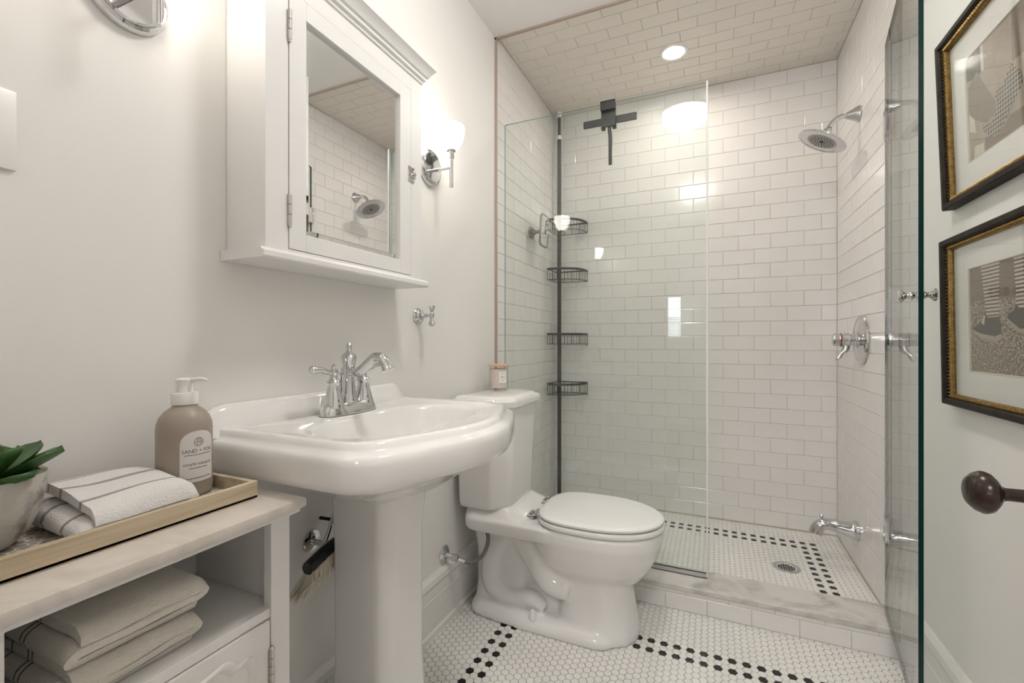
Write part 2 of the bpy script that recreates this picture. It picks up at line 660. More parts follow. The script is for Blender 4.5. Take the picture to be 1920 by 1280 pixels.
# beige edge profile round the shower opening
e = MB().box(0.0, 0.009, YS - 0.004, YS + 0.007, 0.1, ZC + 0.004).box(XR - 0.009, XR + 0.012, YS - 0.004, YS + 0.007, 0.1, ZC + 0.004).box(0.0, XR, YS - 0.004, YS + 0.007, ZC - 0.009, ZC + 0.012)
structure(e.build('trim_2', BEIGETRIM))

# ------------------------------------------------------------------ hexagon floors
HC, HP = 0.02147, 0.0260


def hex_mesh(material, th=0.004):
    rx, ry = HC * 2 / 3 * 0.935, HP / math.sqrt(3) * 0.935
    def ringp(s, z):
        return [(rx * s * math.cos(PI / 3 * k), ry * s * math.sin(PI / 3 * k), z) for k in range(6)]
    vs = ringp(1, -th) + ringp(1, -0.0006) + ringp(0.93, 0)
    fs = [(k, (k + 1) % 6, 6 + (k + 1) % 6, 6 + k) for k in range(6)] + [(6 + k, 6 + (k + 1) % 6, 12 + (k + 1) % 6, 12 + k) for k in range(6)] + [tuple(range(12, 18))]
    me = bpy.data.meshes.new('hex_tile')
    me.from_pydata(vs, [], fs)
    me.materials.append(material)
    return me


HW, HB = hex_mesh(HEXW), hex_mesh(HEXB)


def to_cam(p):
    x, y, z = p[0] - CAM[0], p[1] - CAM[1], p[2] - CAM[2]
    s, c = math.sin(YAW), math.cos(YAW)
    d = -x * s + y * c
    return d, 960 + 850 * (x * c + y * s) / max(d, 1e-3), 640 - 850 * z / max(d, 1e-3)


def hex_floor(parent, x0, x1, y0, y1, X0, Y0, zf, black, seen, limit=300):
    cells = []
    for m in range(math.floor((x0 - X0) / HC), math.ceil((x1 - X0) / HC) + 1):
        for n in range(math.floor((y0 - Y0) / HP) - 1, math.ceil((y1 - Y0) / HP) + 1):
            x, y = X0 + m * HC, Y0 + (n + (0.5 if m % 2 else 0)) * HP
            if x0 - 0.009 < x < x1 + 0.009 and y0 - 0.009 < y < y1 + 0.009:
                cells.append((x, y, zf(x, y), black(m, n, x, y)))
    vis = []
    for i, q in enumerate(cells):
        d, px, py = to_cam(q)
        if d > 0.2 and 0 < px < 1920 and 0 < py < 1280 and seen(q[0], q[1], px, py) and x0 + 0.015 < q[0] < x1 - 0.015 and y0 + 0.015 < q[1] < y1 - 0.015:
            vis.append((d - (5 if q[3] else 0), i))
    vis.sort()
    own = {i for _, i in vis[:limit]}
    rest = MB()
    tmpl = HW
    for i, (x, y, z, bk) in enumerate(cells):
        if i in own:
            inst('hex_tile', HB if bk else HW, (x, y, z), parent)
        else:
            rest.cur = 1 if bk else 0
            rest.add([(min(max(v.co.x + x, x0), x1), min(max(v.co.y + y, y0), y1), v.co.z + z) for v in tmpl.vertices], [tuple(p.vertices) for p in tmpl.polygons])
    tag(rest.build('hex_mosaic', [HEXW, HEXB], parent, fix=False), kind='stuff')


def black_room(m, n, x, y):
    if m % 2:
        return False
    if n in (0, -2) and 0.20 < x < 1.30:
        return True
    if m in (0, 2) and n % 2 and -60 < n < -4:
        return True
    return m in (48, 50) and n % 2 == 1 and -60 < n < -4


def seen_room(x, y, px, py):
    toilet = 0.05 < x < 0.70 and 1.52 < y < 1.83
    return px > 800 and not toilet and y < 1.88 and not (px > 1690)


hex_floor(floor, 0.0, XR, -0.1, 1.905, 0.217, 1.668, lambda x, y: 0.0, black_room, seen_room)


def shower_z(x, y):
    d = math.hypot(x - 1.229, (y - 2.326) * 1.2)
    return 0.058 + 0.012 * min(1, d / 0.45)


floor_shower = structure(MB().box(0.0, 1.52, 2.0, YB + 0.006, -0.003, 0.052).build('floor_shower', SGROUT))


def black_shower(m, n, x, y):
    if m % 2:
        return False
    if n in (0, -2) and x < 1.39 and x > 0.10:
        return True
    if m in (8 + 10, 10 + 10) and n % 2 == 0 and -22 < n <= 0:
        return True
    return n in (-20, -22) and 0.1 < x < 1.39


def seen_shower(x, y, px, py):
    return px > 1240 and math.hypot(x - 1.229, y - 2.326) > 0.055


hf = lambda x, y: shower_z(x, y)
hex_floor(floor_shower, 0.006, 1.506, 2.055, YB, 0.946, 2.617, hf, black_shower, seen_shower)

# ------------------------------------------------------------------ curb
curb = structure(MB().box(0.0, 1.506, YS - 0.0045, 2.060, 0.0, 0.080).build('trim_3', GROUT))
for (s, e_) in spans(0.0, XR, 0.758, 0.1525):
    inst('tile', tile_mesh(e_ - s - G, 0.060, 0.007, TILE), ((s + e_) / 2, YS + 0.001, 0.0315), curb, (R, 0, 0))
for (s, e_) in spans(0.0, XR, 0.682, 0.1525):
    inst('tile', tile_mesh(e_ - s - G, 0.0155, 0.007, TILE), ((s + e_) / 2, YS + 0.001, 0.0715), curb, (R, 0, 0))
slab = MB().box(0.0, 1.506, YS - 0.012, 2.062, 0.080, 0.100, 0.003)
slab.build('marble_slab', CURBM, curb)

# ------------------------------------------------------------------ hallway behind the camera (window seen in the glass, lamp added as fill)
hall = MB().box(-0.9, 2.6, -2.30, -2.20, 0, 1.10).box(-0.9, 2.6, -2.30, -2.20, 1.66, 2.6).box(-0.9, -0.25, -2.30, -2.20, 1.10, 1.66).box(0.57, 2.6, -2.30, -2.20, 1.10, 1.66)
structure(hall.build('wall_hall', HALLW))
structure(MB().box(-1.0, -0.9, -2.3, -0.12, 0, 2.6).build('wall_hall_left', HALLW))
structure(MB().box(2.6, 2.7, -2.3, -0.12, 0, 2.6).build('wall_hall_right', HALLW))
structure(MB().box(-1.0, 2.7, -2.3, -0.12, -0.06, -0.002).build('floor_hall', WOODF))
structure(MB().box(-1.0, 2.7, -2.3, -0.12, 2.5, 2.58).build('ceiling_hall', CEIL))
structure(MB().box(-0.9, -0.10, -0.12, 0.0, 0, 2.6).box(1.70, 2.6, -0.12, 0.0, 0, 2.6).build('wall_hall_near', HALLW))
win = structure(MB().box(-0.25, 0.57, -2.292, -2.285, 1.10, 1.66).build('window_1', WINM))
fr = MB()
for x in (-0.25, 0.14, 0.545):
    fr.box(x, x + 0.025, -2.285, -2.23, 1.10, 1.66)
fr.box(-0.25, 0.57, -2.285, -2.23, 1.635, 1.66).box(-0.25, 0.57, -2.285, -2.19, 1.09, 1.115)
fr.build('window_frame', TRIMW, win)
for k in range(11):
    inst('blind_slat', MB().box(-0.4, 0.4, -0.010, 0.010, -0.001, 0.001).build('blind_slat', WHITEP).data if k == 0 else bpy.data.meshes['blind_slat'], (0.16, -2.245, 1.125 + k * 0.024), win, (0.5, 0, 0))
bpy.data.objects.remove(bpy.data.objects['blind_slat'])

hl = thing('hall_fill_light', (0.9, -1.1, 2.5), 'unseen round glass lamp added as fill on the hallway ceiling behind the bathroom doorway', 'lamp')  # invented lamp, out of view, added to brighten the room from the doorway
MB().lathe([(0.20, 0.0), (0.20, -0.015), (0.185, -0.020)], 32, (0.9, -1.1, 2.5)).build('base_ring', CHROME, hl, smooth=30)
MB().lathe([(0.185, -0.020), (0.180, -0.050), (0.150, -0.085), (0.09, -0.110), (0.0, -0.118)], 24, (0.9, -1.1, 2.5), caps=False).build('dome', HALLFILLM, hl, smooth=60)

# entry door, swung open beside the right wall
door = structure(MB().box(1.312, 1.347, 0.02, 0.792, 0.012, 2.04, 0.002).build('door_1', TRIMW))
k = MB()
MK = Matrix.Identity(4)
k.lathe([(0.0, -0.058), (0.011, -0.0578), (0.0170, -0.0555), (0.0235, -0.0490), (0.0265, -0.0425), (0.0265, -0.0400), (0.0245, -0.0345), (0.0175, -0.0285), (0.0098, -0.0240), (0.0078, -0.019), (0.0080, -0.002), (0.0105, 0.010), (0.011, 0.0235)], 28, (1.2885, 0.772, 0.866), 'X')
ko = k.build('door_knob', BRONZE, door, smooth=32)
MB().lathe([(0.0, -0.004), (0.026, -0.004), (0.028, 0.0), (0.028, 0.003)], 24, (1.3095, 0.772, 0.866), 'X').build('rosette', BRONZE, door, smooth=30)

# ================================================================== FITTINGS AND FURNITURE
# ------------------------------------------------------------------ pedestal sink
SY, SN = 0.88, 112
half = [(0.002, 0.0), (0.002, 0.318), (0.385, 0.318), (0.424, 0.288), (0.462, 0.195), (0.500, 0.085), (0.510, 0.0)]
outline = half[1:] + [(x, -y) for x, y in half[::-1][1:-1]]
outline = roundpoly([(x, SY + y) for x, y in outline], 0.024, 5)
SCN = (0.235, SY)


def shrink(poly, dx0, dx1, dy):
    """move an outline inwards: dx0 at the wall, dx1 at the front, dy at the sides"""
    xs = [p[0] for p in poly]
    ys = [p[1] for p in poly]
    x0, x1, yc, yh = min(xs), max(xs), (min(ys) + max(ys)) / 2, (max(ys) - min(ys)) / 2
    return [(x0 + dx0 + (x - x0) * (x1 - x0 - dx0 - dx1) / (x1 - x0), yc + (y - yc) * (yh - dy) / yh) for x, y in poly]


def sink_ring(poly, z):
    return [(x, y, z) for x, y in polar(poly, SCN, SN)]


basin_poly = [(0.262 + 0.138 * (abs(math.cos(t)) ** 0.85) * math.copysign(1, math.cos(t)), SY + 0.232 * (abs(math.sin(t)) ** 0.85) * math.copysign(1, math.sin(t))) for t in [2 * PI * k / 90 for k in range(90)]]
bs = lambda f, g: [(0.262 + (x - 0.262) * f, SY + (y - SY) * g) for x, y in basin_poly]
under = lambda f: [(0.215 + (x - 0.215) * f, SY + (y - SY) * f) for x, y in outline]
sink = thing('pedestal_sink', (0.2, SY, 0), 'white porcelain pedestal sink with bowed front between toilet and storage cabinet', 'sink')
rg = [sink_ring([(0.215 + 0.10 * math.cos(t), SY + 0.10 * math.sin(t)) for t in [2 * PI * k / 40 for k in range(40)]], 0.715),
      sink_ring(under(0.50), 0.728), sink_ring(under(0.62), 0.752), sink_ring(under(0.80), 0.782), sink_ring(under(0.93), 0.797), sink_ring(shrink(outline, 0, 0.006, 0.006), 0.806),
      sink_ring(outline, 0.818), sink_ring(outline, 0.850), sink_ring(shrink(outline, 0, 0.002, 0.002), 0.860), sink_ring(shrink(outline, 0.0, 0.008, 0.008), 0.866),
      sink_ring(shrink(outline, 0.0, 0.019, 0.019), 0.869), sink_ring(shrink(outline, 0, 0.023, 0.023), 0.874), sink_ring(shrink(outline, 0, 0.026, 0.026), 0.881),
      sink_ring(shrink(outline, 0.0, 0.033, 0.033), 0.8845), sink_ring(shrink(outline, 0.0, 0.048, 0.048), 0.8825), sink_ring(shrink(outline, 0.01, 0.060, 0.060), 0.8785),
      sink_ring(bs(1.07, 1.06), 0.878), sink_ring(bs(1.0, 1.0), 0.8755), sink_ring(bs(0.95, 0.965), 0.866), sink_ring(bs(0.88, 0.92), 0.842), sink_ring(bs(0.74, 0.80), 0.795), sink_ring(bs(0.50, 0.55), 0.757), sink_ring(bs(0.16, 0.10), 0.746)]
m = MB().rings(rg, True, True)
# raised back ledge with scooped ends
led = [(SY - 0.318, 0.868), (SY - 0.318, 0.902), (SY - 0.30, 0.914), (SY - 0.282, 0.924), (SY - 0.262, 0.928), (SY + 0.262, 0.928), (SY + 0.282, 0.924), (SY + 0.296, 0.905), (SY + 0.312, 0.890), (SY + 0.318, 0.868)]
lr = []
for dx, dz in ((0.001, 0.0), (0.014, 0.0), (0.020, -0.003), (0.024, -0.010), (0.030, -0.032), (0.044, -0.046)):
    lr.append([(dx, y, max(0.868, z + dz) if z > 0.87 else z) for y, z in led])
m.rings(lr, True, True)
m.build('basin', PORC, sink, smooth=55)
MB().lathe([(0.0, 0.7475), (0.019, 0.7475), (0.022, 0.7495), (0.022, 0.7455)], 28, (0.262, SY, 0)).build('drain', CHROME, sink, smooth=30)


def oct_ring(cx, cy_, hx, hy, ch, z):
    p = [(hx, -hy + ch), (hx, hy - ch), (hx - ch, hy), (-hx, hy), (-hx, -hy), (hx - ch, -hy)]
    p = roundpoly(p, 0.012, 3)
    return [(cx + a, cy_ + b, z) for a, b in p]


ped = MB().rings([oct_ring(0.19, SY, 0.125, 0.125, 0.035, 0.0), oct_ring(0.19, SY, 0.125, 0.125, 0.035, 0.045), oct_ring(0.192, SY, 0.108, 0.108, 0.032, 0.085), oct_ring(0.196, SY, 0.086, 0.088, 0.026, 0.16),
                  oct_ring(0.197, SY, 0.078, 0.080, 0.024, 0.30), oct_ring(0.197, SY, 0.0785, 0.0815, 0.024, 0.60), oct_ring(0.199, SY, 0.083, 0.088, 0.025, 0.70), oct_ring(0.203, SY, 0.098, 0.106, 0.03, 0.745), oct_ring(0.205, SY, 0.105, 0.113, 0.032, 0.760)])
ped.build('pedestal', PORC, sink, smooth=50)

# ------------------------------------------------------------------ sink faucet
FX, FY, FZ = 0.088, 0.884, 0.8795
fau = thing('faucet', (FX, FY, FZ), 'chrome two-handle centerset faucet with curved spout on the sink', 'faucet')
bp_ = [(0.030 * math.copysign(abs(math.cos(t)) ** 0.8, math.cos(t)), 0.088 * math.copysign(abs(math.sin(t)) ** 0.55, math.sin(t))) for t in [2 * PI * k / 48 for k in range(48)]]
b_ = MB().rings([[(FX + x * s, FY + y * (1 - (1 - s) * 0.45), FZ + z) for x, y in bp_] for s, z in ((1.0, 0), (1.0, 0.003), (0.86, 0.016), (0.76, 0.024), (0.70, 0.026))])
b_.build('base_plate', CHROME, fau, smooth=35)
col_ = [(0.023, 0.022), (0.0215, 0.028), (0.0175, 0.045), (0.0145, 0.070), (0.0135, 0.095), (0.0140, 0.112), (0.0165, 0.126), (0.0190, 0.138), (0.0195, 0.141), (0.0150, 0.147), (0.0085, 0.152), (0.0055, 0.156), (0.0060, 0.159), (0.0075, 0.164), (0.0072, 0.170), (0.0040, 0.175), (0.0, 0.1765)]
MB().lathe(col_, 16, (FX, FY, FZ)).build('column', CHROME, fau, smooth=28)
sp = MB().tube([(FX - 0.020, FY, FZ + 0.106), (FX, FY, FZ + 0.103), (FX + 0.028, FY, FZ + 0.101), (FX + 0.055, FY, FZ + 0.118), (FX + 0.080, FY, FZ + 0.138), (FX + 0.103, FY, FZ + 0.138), (FX + 0.118, FY, FZ + 0.122), (FX + 0.124, FY, FZ + 0.108)],
               [0.008, 0.0125, 0.0120, 0.0118, 0.0120, 0.0122, 0.0125, 0.0150], 14, 6)
sp.build('spout', CHROME, fau, smooth=50)
MB().tube([(FX - 0.026, FY, FZ + 0.030), (FX - 0.026, FY, FZ + 0.092)], 0.0022, 8).lathe([(0.0, 0.0), (0.005, 0.003), (0.0052, 0.008), (0.0, 0.011)], 10, (FX - 0.026, FY, FZ + 0.090)).build('lift_rod', CHROME, fau, smooth=40)
for sgn in (-1, 1):
    hy = FY + sgn * 0.051
    hp = [(0.027, 0.018), (0.0262, 0.022), (0.0200, 0.045), (0.0150, 0.062), (0.0135, 0.070), (0.0165, 0.075), (0.0180, 0.078), (0.0150, 0.083), (0.0095, 0.088), (0.0085, 0.096), (0.0105, 0.102), (0.0100, 0.108), (0.0050, 0.112), (0.0045, 0.115), (0.0055, 0.119), (0.0, 0.124)]
    h_ = MB().lathe(hp, 16, (FX, hy, FZ)).build('handle', CHROME, fau, smooth=28)
    MB().tube([(FX, hy, FZ + 0.101), (FX + 0.002, hy + sgn * 0.020, FZ + 0.104), (FX + 0.004, hy + sgn * 0.042, FZ + 0.111), (FX + 0.005, hy + sgn * 0.068, FZ + 0.113), (FX + 0.005, hy + sgn * 0.074, FZ + 0.112)], [0.0055, 0.0058, 0.0072, 0.0100, 0.0060], 10, 4).build('lever', CHROME, h_, smooth=50)

# ------------------------------------------------------------------ toilet
TY = 1.680
toi = thing('toilet', (0.35, TY, 0), 'white two-piece toilet with closed lid beside the glass shower panel', 'toilet')


def egg(x0, x1, hw, z, n=48, back=0.75, blunt=0.8, wide=0.52):
    """outline of a bowl: blunt at the back (x0), round at the front (x1)"""
    L = x1 - x0
    xm = x0 + L * wide
    out = []
    for k in range(n):
        t = 2 * PI * k / n
        c, s = math.cos(t), math.sin(t)
        if c >= 0:
            x = xm + (x1 - xm) * abs(c) ** 0.95
            y = hw * math.copysign(abs(s) ** 0.95, s)
        else:
            x = xm - (xm - x0) * abs(c) ** blunt
            y = hw * math.copysign(abs(s) ** back, s)
        out.append((x, TY + y, z))
    return out


bw = MB()
# bowl
bw.rings([egg(0.36, 0.655, 0.070, 0.17), egg(0.335, 0.695, 0.110, 0.205), egg(0.31, 0.725, 0.142, 0.245), egg(0.295, 0.750, 0.163, 0.290), egg(0.285, 0.765, 0.174, 0.330), egg(0.285, 0.772, 0.180, 0.350), egg(0.285, 0.774, 0.181, 0.385), egg(0.29, 0.768, 0.176, 0.392)])
# front column
bw.rings([egg(0.40, 0.692, 0.128, 0.0, blunt=0.5), egg(0.40, 0.692, 0.128, 0.03, blunt=0.5), egg(0.405, 0.680, 0.114, 0.09, blunt=0.5), egg(0.41, 0.668, 0.104, 0.17, blunt=0.5), egg(0.40, 0.680, 0.112, 0.23, blunt=0.5)])
# foot
def foot(x0, x1, hw, z):
    return [(x, TY + y, z) for x, y in roundpoly([(x0, -hw * 0.86), (x0 + 0.2, -hw), (x1, -hw), (x1, hw), (x0 + 0.2, hw), (x0, hw * 0.86)], 0.07, 6)]
bw.rings([foot(0.045, 0.62, 0.150, 0.0), foot(0.045, 0.62, 0.150, 0.022), foot(0.055, 0.60, 0.138, 0.040), foot(0.07, 0.58, 0.110, 0.048)])
# rear body and deck
def rr(x0, x1, hw, z, r=0.05):
    return [(x, TY + y, z) for x, y in roundpoly([(x0, -hw), (x1, -hw), (x1, hw), (x0, hw)], r, 6)]
bw.rings([rr(0.055, 0.30, 0.100, 0.03), rr(0.060, 0.28, 0.088, 0.10), rr(0.06, 0.30, 0.084, 0.20), rr(0.055, 0.36, 0.098, 0.30), rr(0.05, 0.40, 0.125, 0.345), rr(0.05, 0.42, 0.155, 0.362)])
bw.rings([rr(0.05, 0.44, 0.160, 0.335, 0.06), rr(0.045, 0.44, 0.172, 0.350, 0.06), rr(0.045, 0.44, 0.174, 0.386, 0.06), rr(0.05, 0.43, 0.168, 0.392, 0.06)])
# saddle that rises to the tank
for i in range(6):
    z0 = 0.385 + i * 0.007
    x1 = 0.30 - i * 0.012
    bw.rings([rr(0.045, x1, 0.160 - i * 0.006, z0, 0.05), rr(0.045, x1, 0.160 - i * 0.006, z0 + 0.010, 0.05)])
# web between the trapway and the front column
bw.rings([rr(0.20, 0.50, 0.062, 0.02, 0.03), rr(0.20, 0.50, 0.060, 0.16, 0.03), rr(0.20, 0.50, 0.066, 0.26, 0.03)])
# trapway bulging on both sides
for sgn in (-1, 1):
    yy = TY + sgn * 0.066
    bw.tube([(0.46, yy + sgn * 0.02, 0.155), (0.375, yy + sgn * 0.018, 0.175), (0.30, yy + sgn * 0.008, 0.265), (0.245, yy, 0.315), (0.175, yy, 0.290), (0.135, yy, 0.200), (0.140, yy + sgn * 0.004, 0.110), (0.215, yy + sgn * 0.012, 0.075), (0.305, yy + sgn * 0.018, 0.088), (0.355, yy + sgn * 0.012, 0.060)],
            [0.040, 0.046, 0.046, 0.043, 0.042, 0.044, 0.044, 0.040, 0.034, 0.025], 16, 5)
bo = bw.build('bowl', PORC, toi)
rm = bo.modifiers.new('fuse', 'REMESH')
rm.mode = 'VOXEL'
rm.voxel_size = 0.0062
rm.use_smooth_shade = True
sm = bo.modifiers.new('soften', 'SMOOTH')
sm.factor = 0.5
sm.iterations = 9


def seat_ring(x0, x1, hw, z):
    return egg(x0, x1, hw, z, 64, back=0.62, blunt=0.62, wide=0.45)


MB().rings([seat_ring(0.336, 0.772, 0.176, 0.3935), seat_ring(0.330, 0.778, 0.181, 0.398), seat_ring(0.329, 0.780, 0.183, 0.406), seat_ring(0.333, 0.776, 0.179, 0.413)]).build('seat', SEATM, toi, smooth=50)
MB().rings([seat_ring(0.336, 0.768, 0.172, 0.4155), seat_ring(0.331, 0.774, 0.177, 0.420), seat_ring(0.331, 0.774, 0.177, 0.426), seat_ring(0.338, 0.767, 0.170, 0.4315), seat_ring(0.352, 0.752, 0.156, 0.4335), seat_ring(0.45, 0.65, 0.06, 0.4345)]).build('seat_lid', SEATM, toi, smooth=50)
for sgn in (-1, 1):
    yy = TY + sgn * 0.078
    h_ = MB().box(0.285, 0.318, yy - 0.020, yy + 0.020, 0.394, 0.400, 0.002).box(0.296, 0.316, yy - 0.018, yy + 0.018, 0.399, 0.414, 0.004)
    h_.tube([(0.322, yy - 0.024, 0.414), (0.322, yy + 0.024, 0.414)], 0.007, 10).box(0.318, 0.345, yy - 0.014, yy + 0.014, 0.4138, 0.4175, 0.001)
    h_.build('hinge', CHROME, toi, smooth=35)
    MB().lathe([(0.0145, 0.0), (0.0145, 0.012), (0.012, 0.017), (0.011, 0.028), (0.007, 0.033), (0.0, 0.034)], 16, (0.327, TY + sgn * 0.128, 0.040)).build('bolt_cap', SEATM, toi, smooth=40)


def tank_ring(x0, x1, hw, ch, z, r=0.018):
    return [(x, TY + y, z) for x, y in roundpoly([(x0, -hw), (x1 - ch, -hw), (x1, -hw + ch * 0.95), (x1, hw - ch * 0.95), (x1 - ch, hw), (x0, hw)], r, 4)]


tk = MB().rings([tank_ring(0.040, 0.215, 0.150, 0.055, 0.418), tank_ring(0.034, 0.226, 0.160, 0.058, 0.424), tank_ring(0.032, 0.230, 0.165, 0.060, 0.440), tank_ring(0.026, 0.245, 0.182, 0.065, 0.806)])
tk.build('tank', PORC, toi, smooth=50)
tl = MB().rings([tank_ring(0.022, 0.252, 0.189, 0.068, 0.804), tank_ring(0.018, 0.262, 0.197, 0.070, 0.812), tank_ring(0.018, 0.264, 0.199, 0.070, 0.832), tank_ring(0.020, 0.260, 0.195, 0.070, 0.839), tank_ring(0.024, 0.247, 0.183, 0.066, 0.8405), tank_ring(0.026, 0.243, 0.179, 0.064, 0.847), tank_ring(0.030, 0.236, 0.172, 0.062, 0.850), tank_ring(0.06, 0.20, 0.13, 0.05, 0.8505)])
tl.build('tank_lid', PORC, toi, smooth=45)
MB().lathe([(0.013, 0.0), (0.013, 0.020), (0.016, 0.022), (0.016, 0.032)], 10, (0.10, TY - 0.125, 0.388)).build('fill_nut', WHITEP, toi, smooth=30)

# water supply of the toilet
VY, VZ = 1.464, 0.254
sv = thing('supply_valve', (0.0, VY, VZ), 'chrome water stop with braided hose below the toilet tank', 'valve')
MB().lathe([(0.032, 0.0), (0.032, 0.003), (0.026, 0.008), (0.014, 0.011), (0.010, 0.012)], 28, (0.001, VY, VZ), 'X').build('wall_flange', CHROME, sv, smooth=30)
vb = MB().tube([(0.010, VY, VZ), (0.040, VY + 0.004, VZ - 0.006)], 0.008, 12)
vb.lathe([(0.013, -0.016), (0.013, 0.016)], 6, (0.045, VY + 0.006, VZ - 0.008), 'X').tube([(0.058, VY + 0.010, VZ - 0.012), (0.082, VY + 0.018, VZ - 0.020)], [0.011, 0.009], 8)
vb.build('valve_body', CHROME, sv, smooth=30)
MB().tube([(0.080, VY + 0.017, VZ - 0.020), (0.105, VY + 0.030, VZ - 0.024), (0.138, VY + 0.052, VZ - 0.002), (0.150, VY + 0.075, VZ + 0.050), (0.130, VY + 0.085, VZ + 0.100), (0.105, VY + 0.090, VZ + 0.120), (0.10, VY + 0.091, VZ + 0.138)], 0.0075, 12, 6).build('hose', HOSE, sv, smooth=60)

# candle on the tank
ca = thing('candle', (0.083, 1.771, 0.851), 'blush candle in a glass jar with wooden lid on the toilet tank', 'candle')
CO = (0.083, 1.771, 0.8515)
MB().lathe([(0.0, 0.0), (0.038, 0.0), (0.041, 0.003), (0.041, 0.100), (0.039, 0.100), (0.039, 0.008), (0.0, 0.007)], 40, CO).build('jar', JAR, ca, smooth=35)
MB().lathe([(0.0, 0.0085), (0.0385, 0.0085), (0.0385, 0.088), (0.0, 0.088)], 40, CO).build('wax', WAX, ca, smooth=35)
MB().lathe([(0.0, 0.1002), (0.0435, 0.1002), (0.0440, 0.102), (0.0440, 0.107), (0.0430, 0.1085), (0.0, 0.109)], 40, CO).build('lid', WOODL, ca, smooth=35)


def curved_label(r, a0, a1, z0, z1, o, n=14, arch=False):
    vs, fs = [], []
    for i in range(n + 1):
        a = a0 + (a1 - a0) * i / n
        zt = z1
        if arch:
            q = abs(2 * i / n - 1)
            zt = z1 - (z1 - z0) * 0.24 * (1 - math.sqrt(max(0, 1 - q ** 2.2)))
        for j in range(2):
            for rr_ in (r, r + 0.0006):
                vs.append((o[0] + rr_ * math.cos(a), o[1] + rr_ * math.sin(a), o[2] + (z0, zt)[j]))
    for i in range(n):
        b0, b1 = i * 4, (i + 1) * 4
        fs += [(b0 + 1, b1 + 1, b1 + 3, b0 + 3), (b0, b0 + 2, b1 + 2, b1), (b0 + 2, b0 + 3, b1 + 3, b1 + 2), (b0, b1, b1 + 1, b0 + 1)]
    fs += [(0, 1, 3, 2), (n * 4, n * 4 + 2, n * 4 + 3, n * 4 + 1)]
    return MB().add(vs, fs)


def wrap_text(body, size, r, am, z, o, parent, name='label_lettering'):
    """flat lettering bent round an upright cylinder, centred on angle am"""
    return text(body, size, None, name, INK, parent, 0.0001, 'CENTER', lambda c: Vector((o[0] + (r + 0.0007 + c.z) * math.cos(am + c.x / r), o[1] + (r + 0.0007 + c.z) * math.sin(am + c.x / r), o[2] + z + c.y)))


def wrap_bar(r, am, z, hw, o, parent):
    """a line of print too small to read: a row of short dashes"""
    mb = MB()
    u = -hw
    while u < hw:
        L = random.uniform(0.0012, 0.0032)
        a0, a1 = am + u / r, am + min(u + L, hw) / r
        q = [(a0, z - 0.0006), (a1, z - 0.0006), (a1, z + 0.0006), (a0, z + 0.0006)]
        vs = [(o[0] + rr_ * math.cos(a), o[1] + rr_ * math.sin(a), o[2] + h) for rr_ in (r + 0.0005, r + 0.0009) for a, h in q]
        mb.add(vs, [(0, 1, 2, 3), (4, 7, 6, 5), (0, 4, 5, 1), (1, 5, 6, 2), (2, 6, 7, 3), (3, 7, 4, 0)])
        u += L + 0.0008
    return tag(mb.build('small_print', INK, parent), kind='stuff')


AM = math.radians(-38)
lb = curved_label(0.0412, AM - 0.42, AM + 0.42, 0.030, 0.078, CO).build('label', WHITEP, ca)
wrap_text('SALT', 0.0095, 0.0412, AM, 0.0565, CO, lb)
for zz, hw in ((0.0485, 0.011), (0.0400, 0.008), (0.070, 0.010)):
    wrap_bar(0.0412, AM, zz, hw, CO, lb)

# ------------------------------------------------------------------ mirrored wall cabinet
mc = thing('medicine_cabinet', (0.0, 0.89, 1.225), 'white wall cabinet with mirrored door and crown above the sink', 'cabinet')
cb = MB().box(0.001, 0.094, 0.628, 1.157, 1.246, 1.845)
cb.box(0.094, 0.115, 0.628, 0.6815, 1.246, 1.845, 0.0008).box(0.094, 0.115, 1.1055, 1.157, 1.246, 1.845, 0.0008).box(0.094, 0.115, 0.6815, 1.1055, 1.246, 1.2535, 0.0008).box(0.094, 0.115, 0.6815, 1.1055, 1.803, 1.845, 0.0008)
cb.build('carcass', CABW, mc)
MB().box(0.001, 0.118, 0.6255, 0.6290, 1.2455, 1.846, 0.0008).build('side_panel', CABW, mc)
ld = [(0.001, 1.2250), (0.127, 1.2250), (0.131, 1.2285), (0.131, 1.2385), (0.127, 1.2410), (0.124, 1.2415), (0.122, 1.2460), (0.001, 1.2460)]
MB().prism(ld, 0.612, 1.174, lambda u, v, w: (u, w, v)).build('ledge', CABW, mc, smooth=25)
# crown: mitred mouldings round three sides
cp = [(0.0, 1.843), (0.004, 1.846), (0.005, 1.853), (0.011, 1.857), (0.012, 1.864), (0.017, 1.868), (0.022, 1.878), (0.031, 1.890), (0.034, 1.893), (0.034, 1.908), (0.031, 1.911), (-0.05, 1.911)]
cr = MB()
rings = []
for (px, py, sx, sy) in ((0.001, 0.628, 0, -1), (0.115, 0.628, 1, -1), (0.115, 1.157, 1, 1), (0.001, 1.157, 0, 1)):
    rings.append([(px + sx * d, py + sy * d, z) for d, z in cp])
cr.rings(rings, True, True).build('crown', CABW, mc, smooth=20)
dr = MB()
for (y0, y1, z0, z1) in ((0.6835, 0.7270, 1.2545, 1.8020), (1.0540, 1.1035, 1.2545, 1.8020), (0.7270, 1.0540, 1.2545, 1.2920), (0.7270, 1.0540, 1.7620, 1.8020)):
    dr.box(0.097, 0.116, y0, y1, z0, z1, 0.0007)
md = dr.build('door', CABW, mc)
